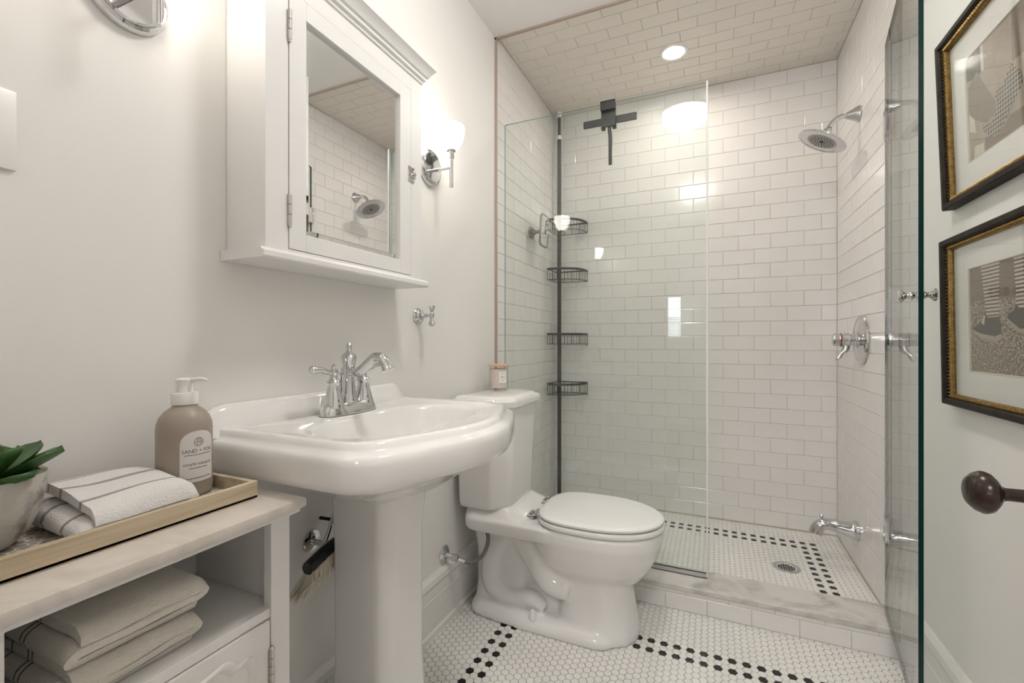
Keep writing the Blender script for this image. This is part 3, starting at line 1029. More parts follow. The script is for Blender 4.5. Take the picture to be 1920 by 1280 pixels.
# bevelled mirror
y0, y1, z0, z1 = 0.7270, 1.0540, 1.2920, 1.7620
bvl = 0.013
mv = [(0.1060, y0, z0), (0.1060, y1, z0), (0.1060, y1, z1), (0.1060, y0, z1), (0.1078, y0 + bvl, z0 + bvl), (0.1078, y1 - bvl, z0 + bvl), (0.1078, y1 - bvl, z1 - bvl), (0.1078, y0 + bvl, z1 - bvl)]
MB().add(mv, [(0, 1, 5, 4), (1, 2, 6, 5), (2, 3, 7, 6), (3, 0, 4, 7), (4, 5, 6, 7), (0, 3, 2, 1)]).build('mirror_glass', MIRROR, md)
for z in (1.725, 1.335):
    hg = MB()
    for i in range(3):
        hg.lathe([(0.0042, -0.0105 + 0.001), (0.0042, 0.0105)], 10, (0.1185, 0.6825, z + (i - 1) * 0.0215))
    hg.lathe([(0.0, -0.007), (0.0032, -0.005), (0.0034, 0.0)], 10, (0.1185, 0.6825, z - 0.031))
    hg.box(0.1150, 0.1168, 0.6790, 0.6860, z - 0.032, z + 0.032)
    hg.build('hinge', NICKEL, mc, smooth=35)
lt = MB().box(0.1158, 0.1185, 1.089, 1.119, 1.530, 1.574, 0.0006).box(0.1180, 0.1225, 1.100, 1.121, 1.541, 1.561, 0.0015).lathe([(0.003, 0.0), (0.0035, 0.004), (0.0058, 0.006), (0.0058, 0.009), (0.003, 0.0105), (0, 0.011)], 16, (0.1205, 1.106, 1.551), 'X')
lt.build('latch', CHROME, mc, smooth=30)

# ------------------------------------------------------------------ sconces
def sconce(yc, label, zc=1.680):
    t = thing('wall_sconce', (0.0, yc, zc), label, 'lamp', 'sconces either side of the mirrored cabinet')
    MB().lathe([(0.064, 0.0), (0.064, 0.006), (0.061, 0.013), (0.056, 0.016), (0.054, 0.0145), (0.052, 0.017), (0.050, 0.019), (0.0, 0.020)], 48, (0.001, yc, zc), 'X').build('backplate', CHROME, t, smooth=28)
    MB().tube([(0.019, yc, zc - 0.012), (0.094, yc, zc - 0.012)], 0.0055, 14).build('arm', CHROME, t, smooth=40)
    MB().lathe([(0.0, -0.082), (0.0062, -0.082), (0.0066, -0.078), (0.0066, 0.018), (0.0098, 0.019), (0.0103, 0.022), (0.0098, 0.025), (0.0098, 0.041), (0.0160, 0.045), (0.0165, 0.051), (0.0, 0.051)], 24, (0.094, yc, zc)).build('stem', CHROME, t, smooth=30)
    pf = [(0.0, 0.049), (0.019, 0.049), (0.028, 0.059), (0.037, 0.075), (0.043, 0.092), (0.0465, 0.110), (0.0470, 0.124), (0.045, 0.131), (0.041, 0.1295), (0.0, 0.125)]
    MB().lathe(pf, 24, (0.094, yc, zc)).build('shade', SHADE, t, smooth=60)
    return t


sconce(1.366, 'chrome sconce with glowing opal glass shade between mirrored cabinet and shower')
sconce(0.446, 'chrome sconce on the near side of the mirrored cabinet, only its round backplate in view', 1.662)

# light switch
sw = thing('light_switch', (0.0, 0.275, 1.363), 'white light switch plate on the painted wall above the potted plant', 'switch')
MB().box(0.0005, 0.006, 0.238, 0.311, 1.306, 1.421, 0.002).build('plate', WHITEP, sw, smooth=40)
MB().box(0.0055, 0.0085, 0.258, 0.291, 1.330, 1.397, 0.001).build('rocker', WHITEP, sw)

# robe hook
rh = thing('robe_hook', (0.0, 1.298, 1.146), 'chrome robe hook with double knob below the sconce', 'hook')
MB().lathe([(0.0275, 0.0), (0.0275, 0.004), (0.025, 0.007), (0.0235, 0.0075), (0.022, 0.011), (0.020, 0.0115), (0.017, 0.015), (0.012, 0.018), (0.006, 0.019), (0.0, 0.019)], 32, (0.001, 1.298, 1.146), 'X').build('rosette', CHROME, rh, smooth=28)
MB().lathe([(0.006, 0.015), (0.0055, 0.022), (0.0085, 0.030), (0.0080, 0.036), (0.0045, 0.043), (0.0045, 0.055)], 16, (0.0, 1.298, 1.146), 'X').build('post', CHROME, rh, smooth=40)
MB().lathe([(0.0, -0.0365), (0.006, -0.036), (0.0115, -0.030), (0.0100, -0.024), (0.0060, -0.014), (0.0058, -0.010), (0.0085, -0.008), (0.0090, 0.006), (0.0062, 0.009), (0.0055, 0.014), (0.0085, 0.023), (0.0115, 0.030), (0.0085, 0.034), (0.0, 0.036)], 20, (0.058, 1.298, 1.146)).build('cross_knob', CHROME, rh, smooth=35)

# ------------------------------------------------------------------ storage cabinet at the left
VT = 0.79
va = thing('storage_cabinet', (0.15, 0.37, 0), 'white painted storage cabinet with marble top and open shelf', 'cabinet')
YL, YR_, XF, XB = 0.180, 0.562, 0.262, 0.024
MB().box(0.010, 0.292, 0.166, 0.573, VT - 0.017, VT, 0.0045).build('marble_top', VANTOP, va, smooth=40)
MB().box(0.012, 0.282, 0.172, 0.568, VT - 0.026, VT - 0.0172, 0.0025).build('top_moulding', VANW, va)
c_ = MB().box(XB, XF - 0.018, YR_ - 0.016, YR_, 0, VT - 0.027).box(XB, XF - 0.018, YL, YL + 0.016, 0, VT - 0.027).box(XB, XB + 0.008, YL + 0.016, YR_ - 0.016, 0.05, VT - 0.027)
c_.box(XF - 0.018, XF, YR_ - 0.036, YR_, 0, VT - 0.027, 0.0012).box(XF - 0.018, XF, YL, YL + 0.036, 0, VT - 0.027, 0.0012)
c_.build('carcass', VANW, va)
MB().box(XB + 0.008, XF - 0.004, YL + 0.016, YR_ - 0.016, 0.598, 0.614, 0.001).build('shelf', VANW, va)
MB().box(XB + 0.008, XF - 0.020, YL + 0.016, YR_ - 0.016, 0.05, 0.066).build('bottom_board', VANW, va)
dY0, dY1, dZ0, dZ1 = YL + 0.038, YR_ - 0.038, 0.070, 0.5965
dm = MB().box(XF - 0.017, XF, dY0, dY1, dZ0, dZ1, 0.0012)
vd = dm.build('door', VANW, va)
yc_, yw = (dY0 + dY1) / 2, (dY1 - dY0) / 2
sh = [(-yw + 0.028, dZ0 + 0.03), (yw - 0.028, dZ0 + 0.03), (yw - 0.028, 0.553), (yw - 0.040, 0.562), (yw - 0.056, 0.556), (yw - 0.062, 0.566), (yw - 0.074, 0.576), (yw - 0.094, 0.572), (yw - 0.13, 0.566),
      (-yw + 0.13, 0.566), (-yw + 0.094, 0.572), (-yw + 0.074, 0.576), (-yw + 0.062, 0.566), (-yw + 0.056, 0.556), (-yw + 0.040, 0.562), (-yw + 0.028, 0.553)]
shp = roundpoly([(yc_ + a, b) for a, b in sh], 0.008, 3)
cyy, czz = yc_, 0.32
def inset(p, d):
    return [(y - math.copysign(min(abs(y - cyy), d), y - cyy), z - math.copysign(d * (1 if abs(z - czz) > 0.15 else abs(z - czz) / 0.15), z - czz)) for y, z in p]
mo = MB().rings([[(XF + h, y, z) for y, z in inset(shp, d)] for d, h in ((0.0, -0.001), (0.0006, 0.0030), (0.004, 0.0042), (0.008, 0.0030), (0.011, 0.0004), (0.013, -0.001))], False, False)
mo.build('panel_moulding', VANW, vd, smooth=60)
hg = MB()
for i in range(5):
    hg.lathe([(0.0042, -0.0062), (0.0042, 0.0062)], 10, (XF + 0.003, dY1 + 0.001, 0.515 + (i - 2) * 0.013))
hg.lathe([(0.0046, 0.0), (0.0046, 0.003), (0.002, 0.006), (0, 0.0065)], 10, (XF + 0.003, dY1 + 0.001, 0.5475)).box(XF - 0.001, XF + 0.0012, dY1 - 0.0045, dY1 + 0.0065, 0.482, 0.548)
hg.build('hinge', NICKEL, va, smooth=35)

# tray with a patterned bottom
TX0, TX1, TY0, TY1 = 0.022, 0.219, 0.150, 0.534
ty = thing('serving_tray', (0.12, 0.34, VT), 'pale wooden tray holding soap, towel and plant', 'tray')
tb = MB()
tb.box(TX0, TX1, TY0, TY1, VT + 0.0005, VT + 0.006, 0.001)
tb.build('tray_bottom', WOODT, ty)
for (a, b, c, d) in ((TX1 - 0.009, TX1, TY0, TY1), (TX0, TX0 + 0.009, TY0, TY1), (TX0 + 0.009, TX1 - 0.009, TY1 - 0.009, TY1), (TX0 + 0.009, TX1 - 0.009, TY0, TY0 + 0.009)):
    MB().box(a, b, c, d, VT + 0.0005, VT + 0.0295, 0.0012).build('rim', WOODT, ty)
PAT = bpy.data.materials.new('patterned_liner')
PAT.use_nodes = True
nt = PAT.node_tree
tc = nt.nodes.new('ShaderNodeTexCoord')
vo = nt.nodes.new('ShaderNodeTexVoronoi')
vo.feature = 'DISTANCE_TO_EDGE'
vo.inputs['Scale'].default_value = 75
rp = nt.nodes.new('ShaderNodeValToRGB')
rp.color_ramp.elements[0].position = 0.05
rp.color_ramp.elements[1].position = 0.11
rp.color_ramp.elements[0].color = (0.72, 0.68, 0.63, 1)
rp.color_ramp.elements[1].color = (0.33, 0.29, 0.24, 1)
nt.links.new(tc.outputs['Object'], vo.inputs['Vector'])
nt.links.new(vo.outputs['Distance'], rp.inputs[0])
nt.links.new(rp.outputs[0], nt.nodes['Principled BSDF'].inputs['Base Color'])
nt.nodes['Principled BSDF'].inputs['Roughness'].default_value = 0.6
MB().box(TX0 + 0.0095, TX1 - 0.0095, TY0 + 0.0095, TY1 - 0.0095, VT + 0.006, VT + 0.0075).build('liner', PAT, ty)
ZT = VT + 0.0078

# soap bottle
BO = (0.104, 0.4830, ZT)
BR = 0.0405
so = thing('soap_bottle', BO, 'taupe pump soap bottle with arched cream label on the tray', 'bottle')
MB().lathe([(0.0, 0.0), (BR - 0.004, 0.0), (BR - 0.001, 0.003), (BR, 0.008), (BR, 0.112), (BR - 0.001, 0.122), (BR - 0.005, 0.133), (BR - 0.012, 0.142), (BR - 0.020, 0.148), (0.018, 0.151), (0.017, 0.153), (0.017, 0.160), (0, 0.160)], 56, BO).build('bottle_body', SOAP, so, smooth=45)
MB().lathe([(0.0, 0.153), (0.0192, 0.153), (0.0196, 0.155), (0.0196, 0.171), (0.0185, 0.173), (0.0120, 0.1735), (0.0120, 0.180), (0.0118, 0.1805), (0.0118, 0.190), (0, 0.190)], 40, BO).build('collar', WHITEP, so, smooth=35)
dx, dy = math.cos(math.radians(20)), math.sin(math.radians(20))
pn = MB().lathe([(0.0125, 0.186), (0.0125, 0.1905), (0.0132, 0.1925), (0.0132, 0.1955), (0.011, 0.1968), (0.0, 0.197)], 32, BO)
pn.tube([(BO[0] - dx * 0.008, BO[1] - dy * 0.008, BO[2] + 0.1935), (BO[0] + dx * 0.014, BO[1] + dy * 0.014, BO[2] + 0.1945), (BO[0] + dx * 0.030, BO[1] + dy * 0.030, BO[2] + 0.1960), (BO[0] + dx * 0.042, BO[1] + dy * 0.042, BO[2] + 0.1935)], [0.0045, 0.0042, 0.0034, 0.0020], 10, 4)
pn.build('pump_head', WHITEP, so, smooth=45)
AM = math.radians(-2)
lb = curved_label(BR, AM - 0.66, AM + 0.66, 0.026, 0.111, BO, 28, True).build('label', LABELM, so)
wrap_text('SAND + FOG', 0.0084, BR, AM, 0.0775, BO, lb)
wrap_bar(BR, AM, 0.0715, 0.021, BO, lb)
wrap_text('WHITE VANILLA', 0.0062, BR, AM, 0.0555, BO, lb)
wrap_bar(BR, AM, 0.0495, 0.014, BO, lb)
wrap_bar(BR, AM, 0.0325, 0.022, BO, lb)
em = MB()
def onlab(u, z):
    return (BO[0] + (BR + 0.0009) * math.cos(AM + u / BR), BO[1] + (BR + 0.0009) * math.sin(AM + u / BR), BO[2] + z)
em.tube([onlab(0.0068 * math.cos(t), 0.0925 + 0.0068 * math.sin(t)) for t in [2 * PI * k / 28 for k in range(28)]], 0.00028, 5, 0, True)
for q in (-0.0028, 0.0, 0.0028):
    em.tube([onlab(q, 0.0925 - 0.006), onlab(q, 0.0925 + 0.006)], 0.00025, 5)
em.tube([onlab(-0.006, 0.0925), onlab(0, 0.0925), onlab(0.006, 0.0925)], 0.00025, 5)
em.build('label_emblem', INK, lb)

# planter
PO = (0.098, 0.236, ZT)
pl = thing('potted_succulent', PO, 'green succulent in a rough concrete bowl at the near end of the tray', 'plant')
pr = [(0.0, 0.0), (0.030, 0.0), (0.040, 0.004), (0.053, 0.018), (0.063, 0.040), (0.068, 0.064), (0.070, 0.088), (0.0695, 0.091), (0.063, 0.091), (0.061, 0.086), (0.058, 0.070), (0.0, 0.068)]
MB().lathe(pr, 48, PO).build('pot', CONC, pl, smooth=50)
MB().lathe([(0.0, 0.0685), (0.0585, 0.0705), (0.0605, 0.078), (0.0, 0.080)], 32, PO).build('soil', SOIL, pl, smooth=40)


def leaf(az, el, L, wd, o, r0):
    """thick pointed leaf"""
    rg_ = []
    d = Vector((math.cos(az) * math.cos(el), math.sin(az) * math.cos(el), math.sin(el)))
    s = Vector((-math.sin(az), math.cos(az), 0))
    u = s.cross(d) * -1
    if u.z < 0:
        u = -u
    base = Vector(o) + Vector((math.cos(az) * r0, math.sin(az) * r0, 0))
    for i in range(9):
        t = i / 8
        wv = wd * (math.sin(PI * (0.10 + 0.86 * t ** 1.25)) ** 0.62) * (1 if t < 1 else 0.10)
        c = base + d * (L * t) + u * (0.12 * L * (t - t * t) * -1 + 0.10 * L * t * t)
        rg_.append([tuple(c + s * wv * math.cos(a) + u * (0.16 * wd * math.sin(a) + 0.30 * wv * math.cos(a) ** 2)) for a in [2 * PI * k / 10 for k in range(10)]])
    return MB().rings(rg_)


for i, (az, el, L, wd) in enumerate(((58, 20, 0.088, 0.030), (22, 8, 0.082, 0.026), (98, 26, 0.078, 0.027), (40, 40, 0.066, 0.024), (-18, 18, 0.078, 0.028), (-60, 20, 0.076, 0.027), (140, 22, 0.076, 0.027), (185, 20, 0.074, 0.026), (230, 22, 0.074, 0.027), (270, 20, 0.074, 0.026), (5, 50, 0.058, 0.021), (120, 52, 0.056, 0.020), (240, 52, 0.056, 0.020), (320, 50, 0.056, 0.021))):
    leaf(math.radians(az), math.radians(el), L, wd, (PO[0], PO[1], PO[2] + 0.080), 0.006).build('leaf', LEAF, pl, smooth=60)


# folded towels
def towel(name, o, lx, ly, layers, t, gap, material, label, slump=0.004, seed=1, drop=0.0, slope=0.0):
    """a sheet folded back and forth along Y (first fold at the near end), lx deep; v runs across X"""
    rnd = random.Random(seed)
    cen = []
    z = t / 2
    r = (t + gap) / 2
    for k in range(layers):
        ys = [0.006 + (ly - 0.012) * i / 14 for i in range(15)]
        if k % 2 == 0:
            ys = ys[::-1]
        for i, y in enumerate(ys):
            cen.append((y, z + 0.0012 * math.sin(y * 60 + k)))
        if k < layers - 1:
            ye = ys[-1]
            sg = -1 if k % 2 == 0 else 1
            for j in range(1, 6):
                a = PI * j / 6
                cen.append((ye + sg * r * math.sin(a) * 1.15, z + r * (1 - math.cos(a))))
        z += 2 * r
    n = len(cen)
    lenu = [0]
    for i in range(1, n):
        lenu.append(lenu[-1] + math.hypot(cen[i][0] - cen[i - 1][0], cen[i][1] - cen[i - 1][1]))
    sec = []
    for sgn in (1, -1):
        rng = range(n) if sgn == 1 else range(n - 1, -1, -1)
        for i in rng:
            p0, p1 = cen[max(i - 1, 0)], cen[min(i + 1, n - 1)]
            ty_, tz_ = p1[0] - p0[0], p1[1] - p0[1]
            ll = math.hypot(ty_, tz_) or 1
            sec.append((cen[i][0] - sgn * tz_ / ll * t / 2, cen[i][1] + sgn * ty_ / ll * t / 2, lenu[i] / lenu[-1]))
    NX = 26
    vs, uvs, fs = [], [], []
    ph = [rnd.uniform(0, 6) for _ in range(4)]
    for j in range(NX + 1):
        v = j / NX
        x = lx * v
        for (y, zz, u) in sec:
            hz = zz / z
            e = max(0, (v - 0.86) / 0.14)
            e2 = max(0, (0.1 - v) / 0.1)
            dz = slump * math.sin(x * 34 + y * 16 + ph[0]) * hz + slump * 0.5 * math.sin(x * 71 - y * 40 + ph[1]) * hz - drop * hz * e * e - slope * hz * v * v
            dx = 0.004 * math.sin(y * 45 + ph[2]) * hz - 0.010 * e * (0.3 + 0.7 * abs(2 * hz - 1) ** 2) * (1 if e > 0 else 0)
            vs.append((o[0] + x + dx, o[1] + y, o[2] + max(0.0004, zz * (1 - 0.10 * e * e - 0.08 * e2) + dz)))
            uvs.append((u, v))
    m_ = len(sec)
    for j in range(NX):
        for k_ in range(m_):
            k2 = (k_ + 1) % m_
            fs.append((j * m_ + k_, (j + 1) * m_ + k_, (j + 1) * m_ + k2, j * m_ + k2))
    # end caps as strips between the two faces of the sheet
    for base in (0, NX * m_):
        for i in range(n - 1):
            fs.append((base + i, base + i + 1, base + m_ - 2 - i, base + m_ - 1 - i))
    mb = MB().add(vs, fs)
    ob = mb.build(name, material, None, smooth=70)
    uvl = ob.data.uv_layers.new(name='cloth')
    for lp in ob.data.loops:
        uvl.data[lp.index].uv = uvs[lp.vertex_index]
    return tag(ob, label, 'towel')


STR1 = striped('white_striped_terry', (0.80, 0.78, 0.765), (0.34, 0.305, 0.29), [(0.10, 0.125), (0.32, 0.37), (0.68, 0.72)])
STR2 = striped('cream_striped_terry', (0.76, 0.72, 0.645), (0.17, 0.145, 0.13), [(0.12, 0.14), (0.36, 0.38), (0.42, 0.44)])
tw = towel('hand_towel', (0.060, 0.312, ZT), 0.144, 0.122, 3, 0.0135, 0.009, STR1, 'white hand towel with taupe stripes folded on the tray', 0.003, 3, 0.010, 0.026)
tw['group'] = 'folded striped towels'
t2 = towel('bath_towel', (0.050, 0.278, 0.6145), 0.186, 0.148, 3, 0.0120, 0.0025, STR2, 'cream striped towel lying directly on the cabinet shelf, under another', 0.002, 5, 0.006)
t2['group'] = 'folded striped towels'
t3 = towel('bath_towel', (0.046, 0.286, 0.6580), 0.184, 0.150, 3, 0.0130, 0.003, STR2, 'cream striped towel on top of the pile on the cabinet shelf', 0.002, 9, 0.006)
t3['group'] = 'folded striped towels'

# ------------------------------------------------------------------ under the sink: stop valve and brush
sk = thing('sink_stop_valve', (0.0, 0.835, 0.545), 'chrome water stop on the wall behind the sink pedestal', 'valve')
MB().lathe([(0.028, 0.0), (0.027, 0.004), (0.018, 0.009), (0.010, 0.010)], 24, (0.001, 0.845, 0.552), 'X').build('wall_flange', CHROME, sk, smooth=30)
MB().tube([(0.010, 0.845, 0.552), (0.052, 0.845, 0.552)], 0.008, 12).tube([(0.045, 0.845, 0.552), (0.045, 0.862, 0.585), (0.06, 0.885, 0.68)], [0.006, 0.005, 0.005], 10, 4).build('valve_body', CHROME, sk, smooth=40)
MB().lathe([(0.0, 0.0), (0.014, 0.001), (0.017, 0.005), (0.014, 0.010), (0.0, 0.012)], 20, (0.052, 0.845, 0.552), 'X', 1.0, 0.65).build('handle', CHROME, sk, smooth=40)
bb = thing('scrub_brush', (0.085, 0.79, 0.53), 'black-backed brush with cream bristles tucked behind the sink pedestal', 'brush')
MB().rings([[(0.090 + 0.016 * a, y + 0.0, z + 0.015 * b) for a, b in ((1, 0), (0.7, 0.7), (0, 1), (-0.7, 0.7), (-1, 0), (-0.7, -0.7), (0, -1), (0.7, -0.7))] for y, z in ((0.752, 0.541), (0.760, 0.5445), (0.80, 0.558), (0.838, 0.566), (0.868, 0.560), (0.91, 0.545))]).build('brush_back', BRUSHB, bb, smooth=50)
MB().tube([(0.09, 0.842, 0.566), (0.088, 0.862, 0.600), (0.085, 0.885, 0.622)], [0.010, 0.008, 0.007], 8, 3).build('brush_handle', BRUSHB, bb, smooth=50)
br_ = MB()
rnd = random.Random(4)
for i in range(700):
    y = rnd.uniform(0.728, 0.895)
    zb = 0.538 + (y - 0.752) * 0.30 if y < 0.84 else 0.56
    x = 0.094 + rnd.uniform(-0.014, 0.014)
    L = rnd.uniform(0.034, 0.052)
    yb = max(0.755, y)
    br_.tube([(x, yb, zb - 0.004), (x + rnd.uniform(-0.008, 0.008), yb - 0.004 + (y - yb) * 0.6, zb - L * 0.5), (x + rnd.uniform(-0.012, 0.012), yb - 0.012 + (y - yb) * 1.3 + rnd.uniform(-0.006, 0.006), zb - L)], [0.0013, 0.0012, 0.0008], 3)
tag(br_.build('bristles', BRIST, bb), kind='stuff')
pg = thing('wall_peg', (0.0, 0.878, 0.60), 'small dark peg on the wall behind the sink pedestal', 'peg')
MB().tube([(0.0, 0.874, 0.600), (0.038, 0.874, 0.602)], 0.0042, 10).build('pin', FRAMED, pg, smooth=40)
MB().lathe([(0.0, 0.0), (0.006, 0.0), (0.006, 0.003), (0.0, 0.004)], 12, (0.036, 0.874, 0.602), 'X').build('pin_head', FRAMED, pg, smooth=40)

# ================================================================== SHOWER
GY = 2.000


def pane(mb, x0, x1, y0, y1, z0, z1):
    """glass sheet: slot 0 on the broad faces, slot 1 on the narrow edges"""
    vs = [(x, y, z) for z in (z0, z1) for y in (y0, y1) for x in (x0, x1)]
    fs = [(0, 2, 3, 1), (4, 5, 7, 6), (0, 1, 5, 4), (2, 6, 7, 3), (0, 4, 6, 2), (1, 3, 7, 5)]
    for i, f in enumerate(fs):
        mb.cur = 0 if i in (2, 3) else 1
        mb.add(vs, [f])
    return mb


GE2 = mat('pale_glass_edge', (0.42, 0.55, 0.51), 0.1)
fg = thing('glass_panel', (0.46, GY, 0.10), 'tall fixed clear glass panel on the marble curb behind the toilet', 'glass panel')
pane(MB(), 0.010, 0.906, GY - 0.005, GY + 0.005, 0.104, 2.108).build('pane', [GLASS, GE2], fg, fix=False)
MB().box(0.0085, 0.908, GY - 0.009, GY - 0.0055, 0.1005, 0.118).box(0.0085, 0.908, GY + 0.0055, GY + 0.009, 0.1005, 0.118).box(0.0085, 0.908, GY - 0.009, GY + 0.009, 0.1002, 0.1035).build('bottom_channel', NICKEL, fg)
MB().box(0.0068, 0.0098, GY - 0.0050, GY + 0.0050, 0.104, 2.106).build('wall_seal', GE2, fg)
SEAL = mat('milky_seal', (0.84, 0.83, 0.81), 0.15)
MB().box(0.9065, 0.9140, GY - 0.0075, GY + 0.0075, 0.104, 2.112, 0.002).build('edge_seal', SEAL, fg)

# hinged glass door, standing open towards the room
HX, TH = 1.492, math.radians(9.3)
MD = Matrix.Translation((HX, GY, 0)) @ Matrix.Rotation(-TH, 4, 'Z')


def turned(mb):
    mb.v = [tuple(MD @ Vector(p)) for p in mb.v]
    return mb


gd = thing('shower_door', (HX, GY, 0.11), 'open frameless glass shower door with dark green edge and chrome knob', 'glass door')
dm = MB()
vs = [(x, y, z) for z in (0.108, 2.105) for y in (-0.592, -0.004) for x in (-0.005, 0.005)]
for i, f in enumerate([(0, 2, 3, 1), (4, 5, 7, 6), (0, 1, 5, 4), (2, 6, 7, 3), (0, 4, 6, 2), (1, 3, 7, 5)]):
    dm.cur = 0 if i in (4, 5) else 1
    dm.add(vs, [f])
turned(dm).build('pane', [GLASS, GEDGE], gd, fix=False)
for z in (1.815, 0.405):
    pl_ = [(-0.012, z - 0.045), (-0.052, z - 0.045), (-0.060, z - 0.034), (-0.060, z + 0.034), (-0.052, z + 0.045), (-0.012, z + 0.045)]
    hm = MB()
    for x0, x1 in ((-0.0105, -0.0052), (0.0052, 0.0105)):
        hm.prism(pl_, x0, x1, lambda u, v, w_: (w_, u, v))
    turned(hm)
    hm.lathe([(0.009, -0.045), (0.009, 0.045)], 16, (HX + 0.001, GY + 0.002, z))
    hm.box(1.4995, 1.5052, GY - 0.024, GY + 0.028, z - 0.045, z + 0.045, 0.001)
    hm.build('hinge', CHROME, gd, smooth=30)
kp = [(0.0, 0.038), (0.012, 0.0375), (0.0165, 0.034), (0.0165, 0.030), (0.010, 0.025), (0.0065, 0.021), (0.0075, 0.016), (0.0115, 0.012), (0.0115, 0.0095), (0.007, 0.0055)]
km = MB().lathe(kp, 24, (0, -0.548, 1.174), '-X').lathe(kp, 24, (0, -0.548, 1.174), 'X')
turned(km).build('knob', CHROME, gd, smooth=35)

# shower head
sh_ = thing('overhead_shower', (1.505, 2.38, 2.034), 'round chrome rain shower head on a curved wall arm', 'shower head')
MB().lathe([(0.033, 0.0), (0.034, 0.004), (0.030, 0.010), (0.022, 0.026), (0.0145, 0.042), (0.0125, 0.046)], 32, (1.5045, 2.38, 2.034), '-X').build('wall_flange', CHROME, sh_, smooth=35)
MB().tube([(1.462, 2.38, 2.034), (1.445, 2.38, 2.034), (1.422, 2.38, 2.026), (1.405, 2.38, 2.008), (1.398, 2.38, 1.994)], 0.0105, 14, 6).build('arm', CHROME, sh_, smooth=50)
NV = Vector((-0.47, 0, -0.883)).normalized()
FC = Vector((1.368, 2.38, 1.936))
ROT = Vector((0, 0, 1)).rotation_difference(NV).to_matrix()
hd = [(0.011, -0.062), (0.0165, -0.056), (0.0190, -0.048), (0.0175, -0.040), (0.026, -0.036), (0.034, -0.030), (0.060, -0.020), (0.090, -0.011), (0.099, -0.005), (0.099, -0.001), (0.095, 0.001), (0.088, 0.000), (0.086, -0.002), (0.0, -0.002)]
MB().lathe(hd, 56, FC, 'Z', mtx=ROT).build('head', CHROME, sh_, smooth=35)
FACE = mat('spray_face', (0.40, 0.39, 0.38), 0.35, 0.5)
sf = MB().lathe([(0.0, -0.0005), (0.058, -0.0005), (0.060, -0.0015)], 48, FC, 'Z', mtx=ROT).build('spray_face', FACE, sh_, smooth=30)
nz = MB()
for rr_, cnt in ((0.016, 9), (0.026, 14), (0.036, 18), (0.046, 22)):
    for i in range(cnt):
        a = 2 * PI * (i + 0.3 * rr_ * 100) / cnt
        c = FC + ROT @ Vector((rr_ * math.cos(a), rr_ * math.sin(a), 0))
        nz.lathe([(0.0022, -0.0008), (0.0020, 0.0010), (0.0, 0.0012)], 6, c, 'Z', mtx=ROT)
nz.lathe([(0.009, -0.001), (0.008, 0.001), (0.0, 0.0012)], 16, FC, 'Z', mtx=ROT)
tag(nz.build('nozzles', DARKH, sf), kind='stuff')

# mixer
VC = (1.5045, 2.342, 1.065)
mx = thing('shower_mixer', VC, 'chrome shower mixer with round plate and lever on the tiled side wall', 'mixer')
MB().lathe([(0.104, 0.0), (0.105, 0.003), (0.101, 0.008), (0.092, 0.0105), (0.090, 0.009), (0.070, 0.0125), (0.062, 0.012), (0.050, 0.016), (0.0, 0.017)], 64, VC, '-X').build('escutcheon', CHROME, mx, smooth=28)
MB().lathe([(0.034, 0.014), (0.033, 0.020), (0.0265, 0.026), (0.0255, 0.044), (0.030, 0.047), (0.030, 0.064), (0.027, 0.067), (0.027, 0.080), (0.0, 0.080)], 32, VC, '-X').build('hub', CHROME, mx, smooth=28)
RED = mat('red_ring', (0.30, 0.02, 0.015), 0.4)
MB().lathe([(0.0272, 0.0735), (0.0280, 0.0745), (0.0280, 0.0775), (0.0272, 0.0785)], 32, VC, '-X', caps=False).build('temperature_ring', RED, mx, smooth=30)
MB().lathe([(0.0245, 0.078), (0.026, 0.082), (0.026, 0.098), (0.022, 0.103), (0.0, 0.104)], 8, VC, '-X').build('dial', CHROME, mx, smooth=15)
MB().tube([(VC[0] - 0.056, VC[1] - 0.004, VC[2] - 0.020), (VC[0] - 0.060, VC[1] - 0.008, VC[2] - 0.042), (VC[0] - 0.074, VC[1] - 0.014, VC[2] - 0.058), (VC[0] - 0.086, VC[1] - 0.018, VC[2] - 0.078), (VC[0] - 0.088, VC[1] - 0.019, VC[2] - 0.088)], [0.017, 0.013, 0.0075, 0.009, 0.006], 14, 5).build('lever', CHROME, mx, smooth=50)

# tub spout
PCn = (1.5045, 2.411, 0.235)
tsp = thing('tub_spout', PCn, 'chrome spout with diverter knob low on the tiled side wall', 'spout')
MB().tube([(1.504, 2.411, 0.235), (1.496, 2.411, 0.235), (1.480, 2.411, 0.2355), (1.43, 2.411, 0.243), (1.395, 2.411, 0.247), (1.372, 2.411, 0.240), (1.358, 2.411, 0.222), (1.352, 2.411, 0.203)], [0.0395, 0.0395, 0.033, 0.0255, 0.0245, 0.0250, 0.0255, 0.0275], 24, 5).build('body', CHROME, tsp, smooth=50)
MB().lathe([(0.0415, 0.0), (0.0415, 0.010), (0.039, 0.014)], 32, PCn, '-X').build('wall_collar', CHROME, tsp, smooth=30)
MB().lathe([(0.0045, 0.0), (0.0045, 0.012), (0.0075, 0.016), (0.0080, 0.021), (0.0045, 0.026), (0.0, 0.027)], 16, (1.374, 2.411, 0.262)).build('diverter_knob', CHROME, tsp, smooth=40)

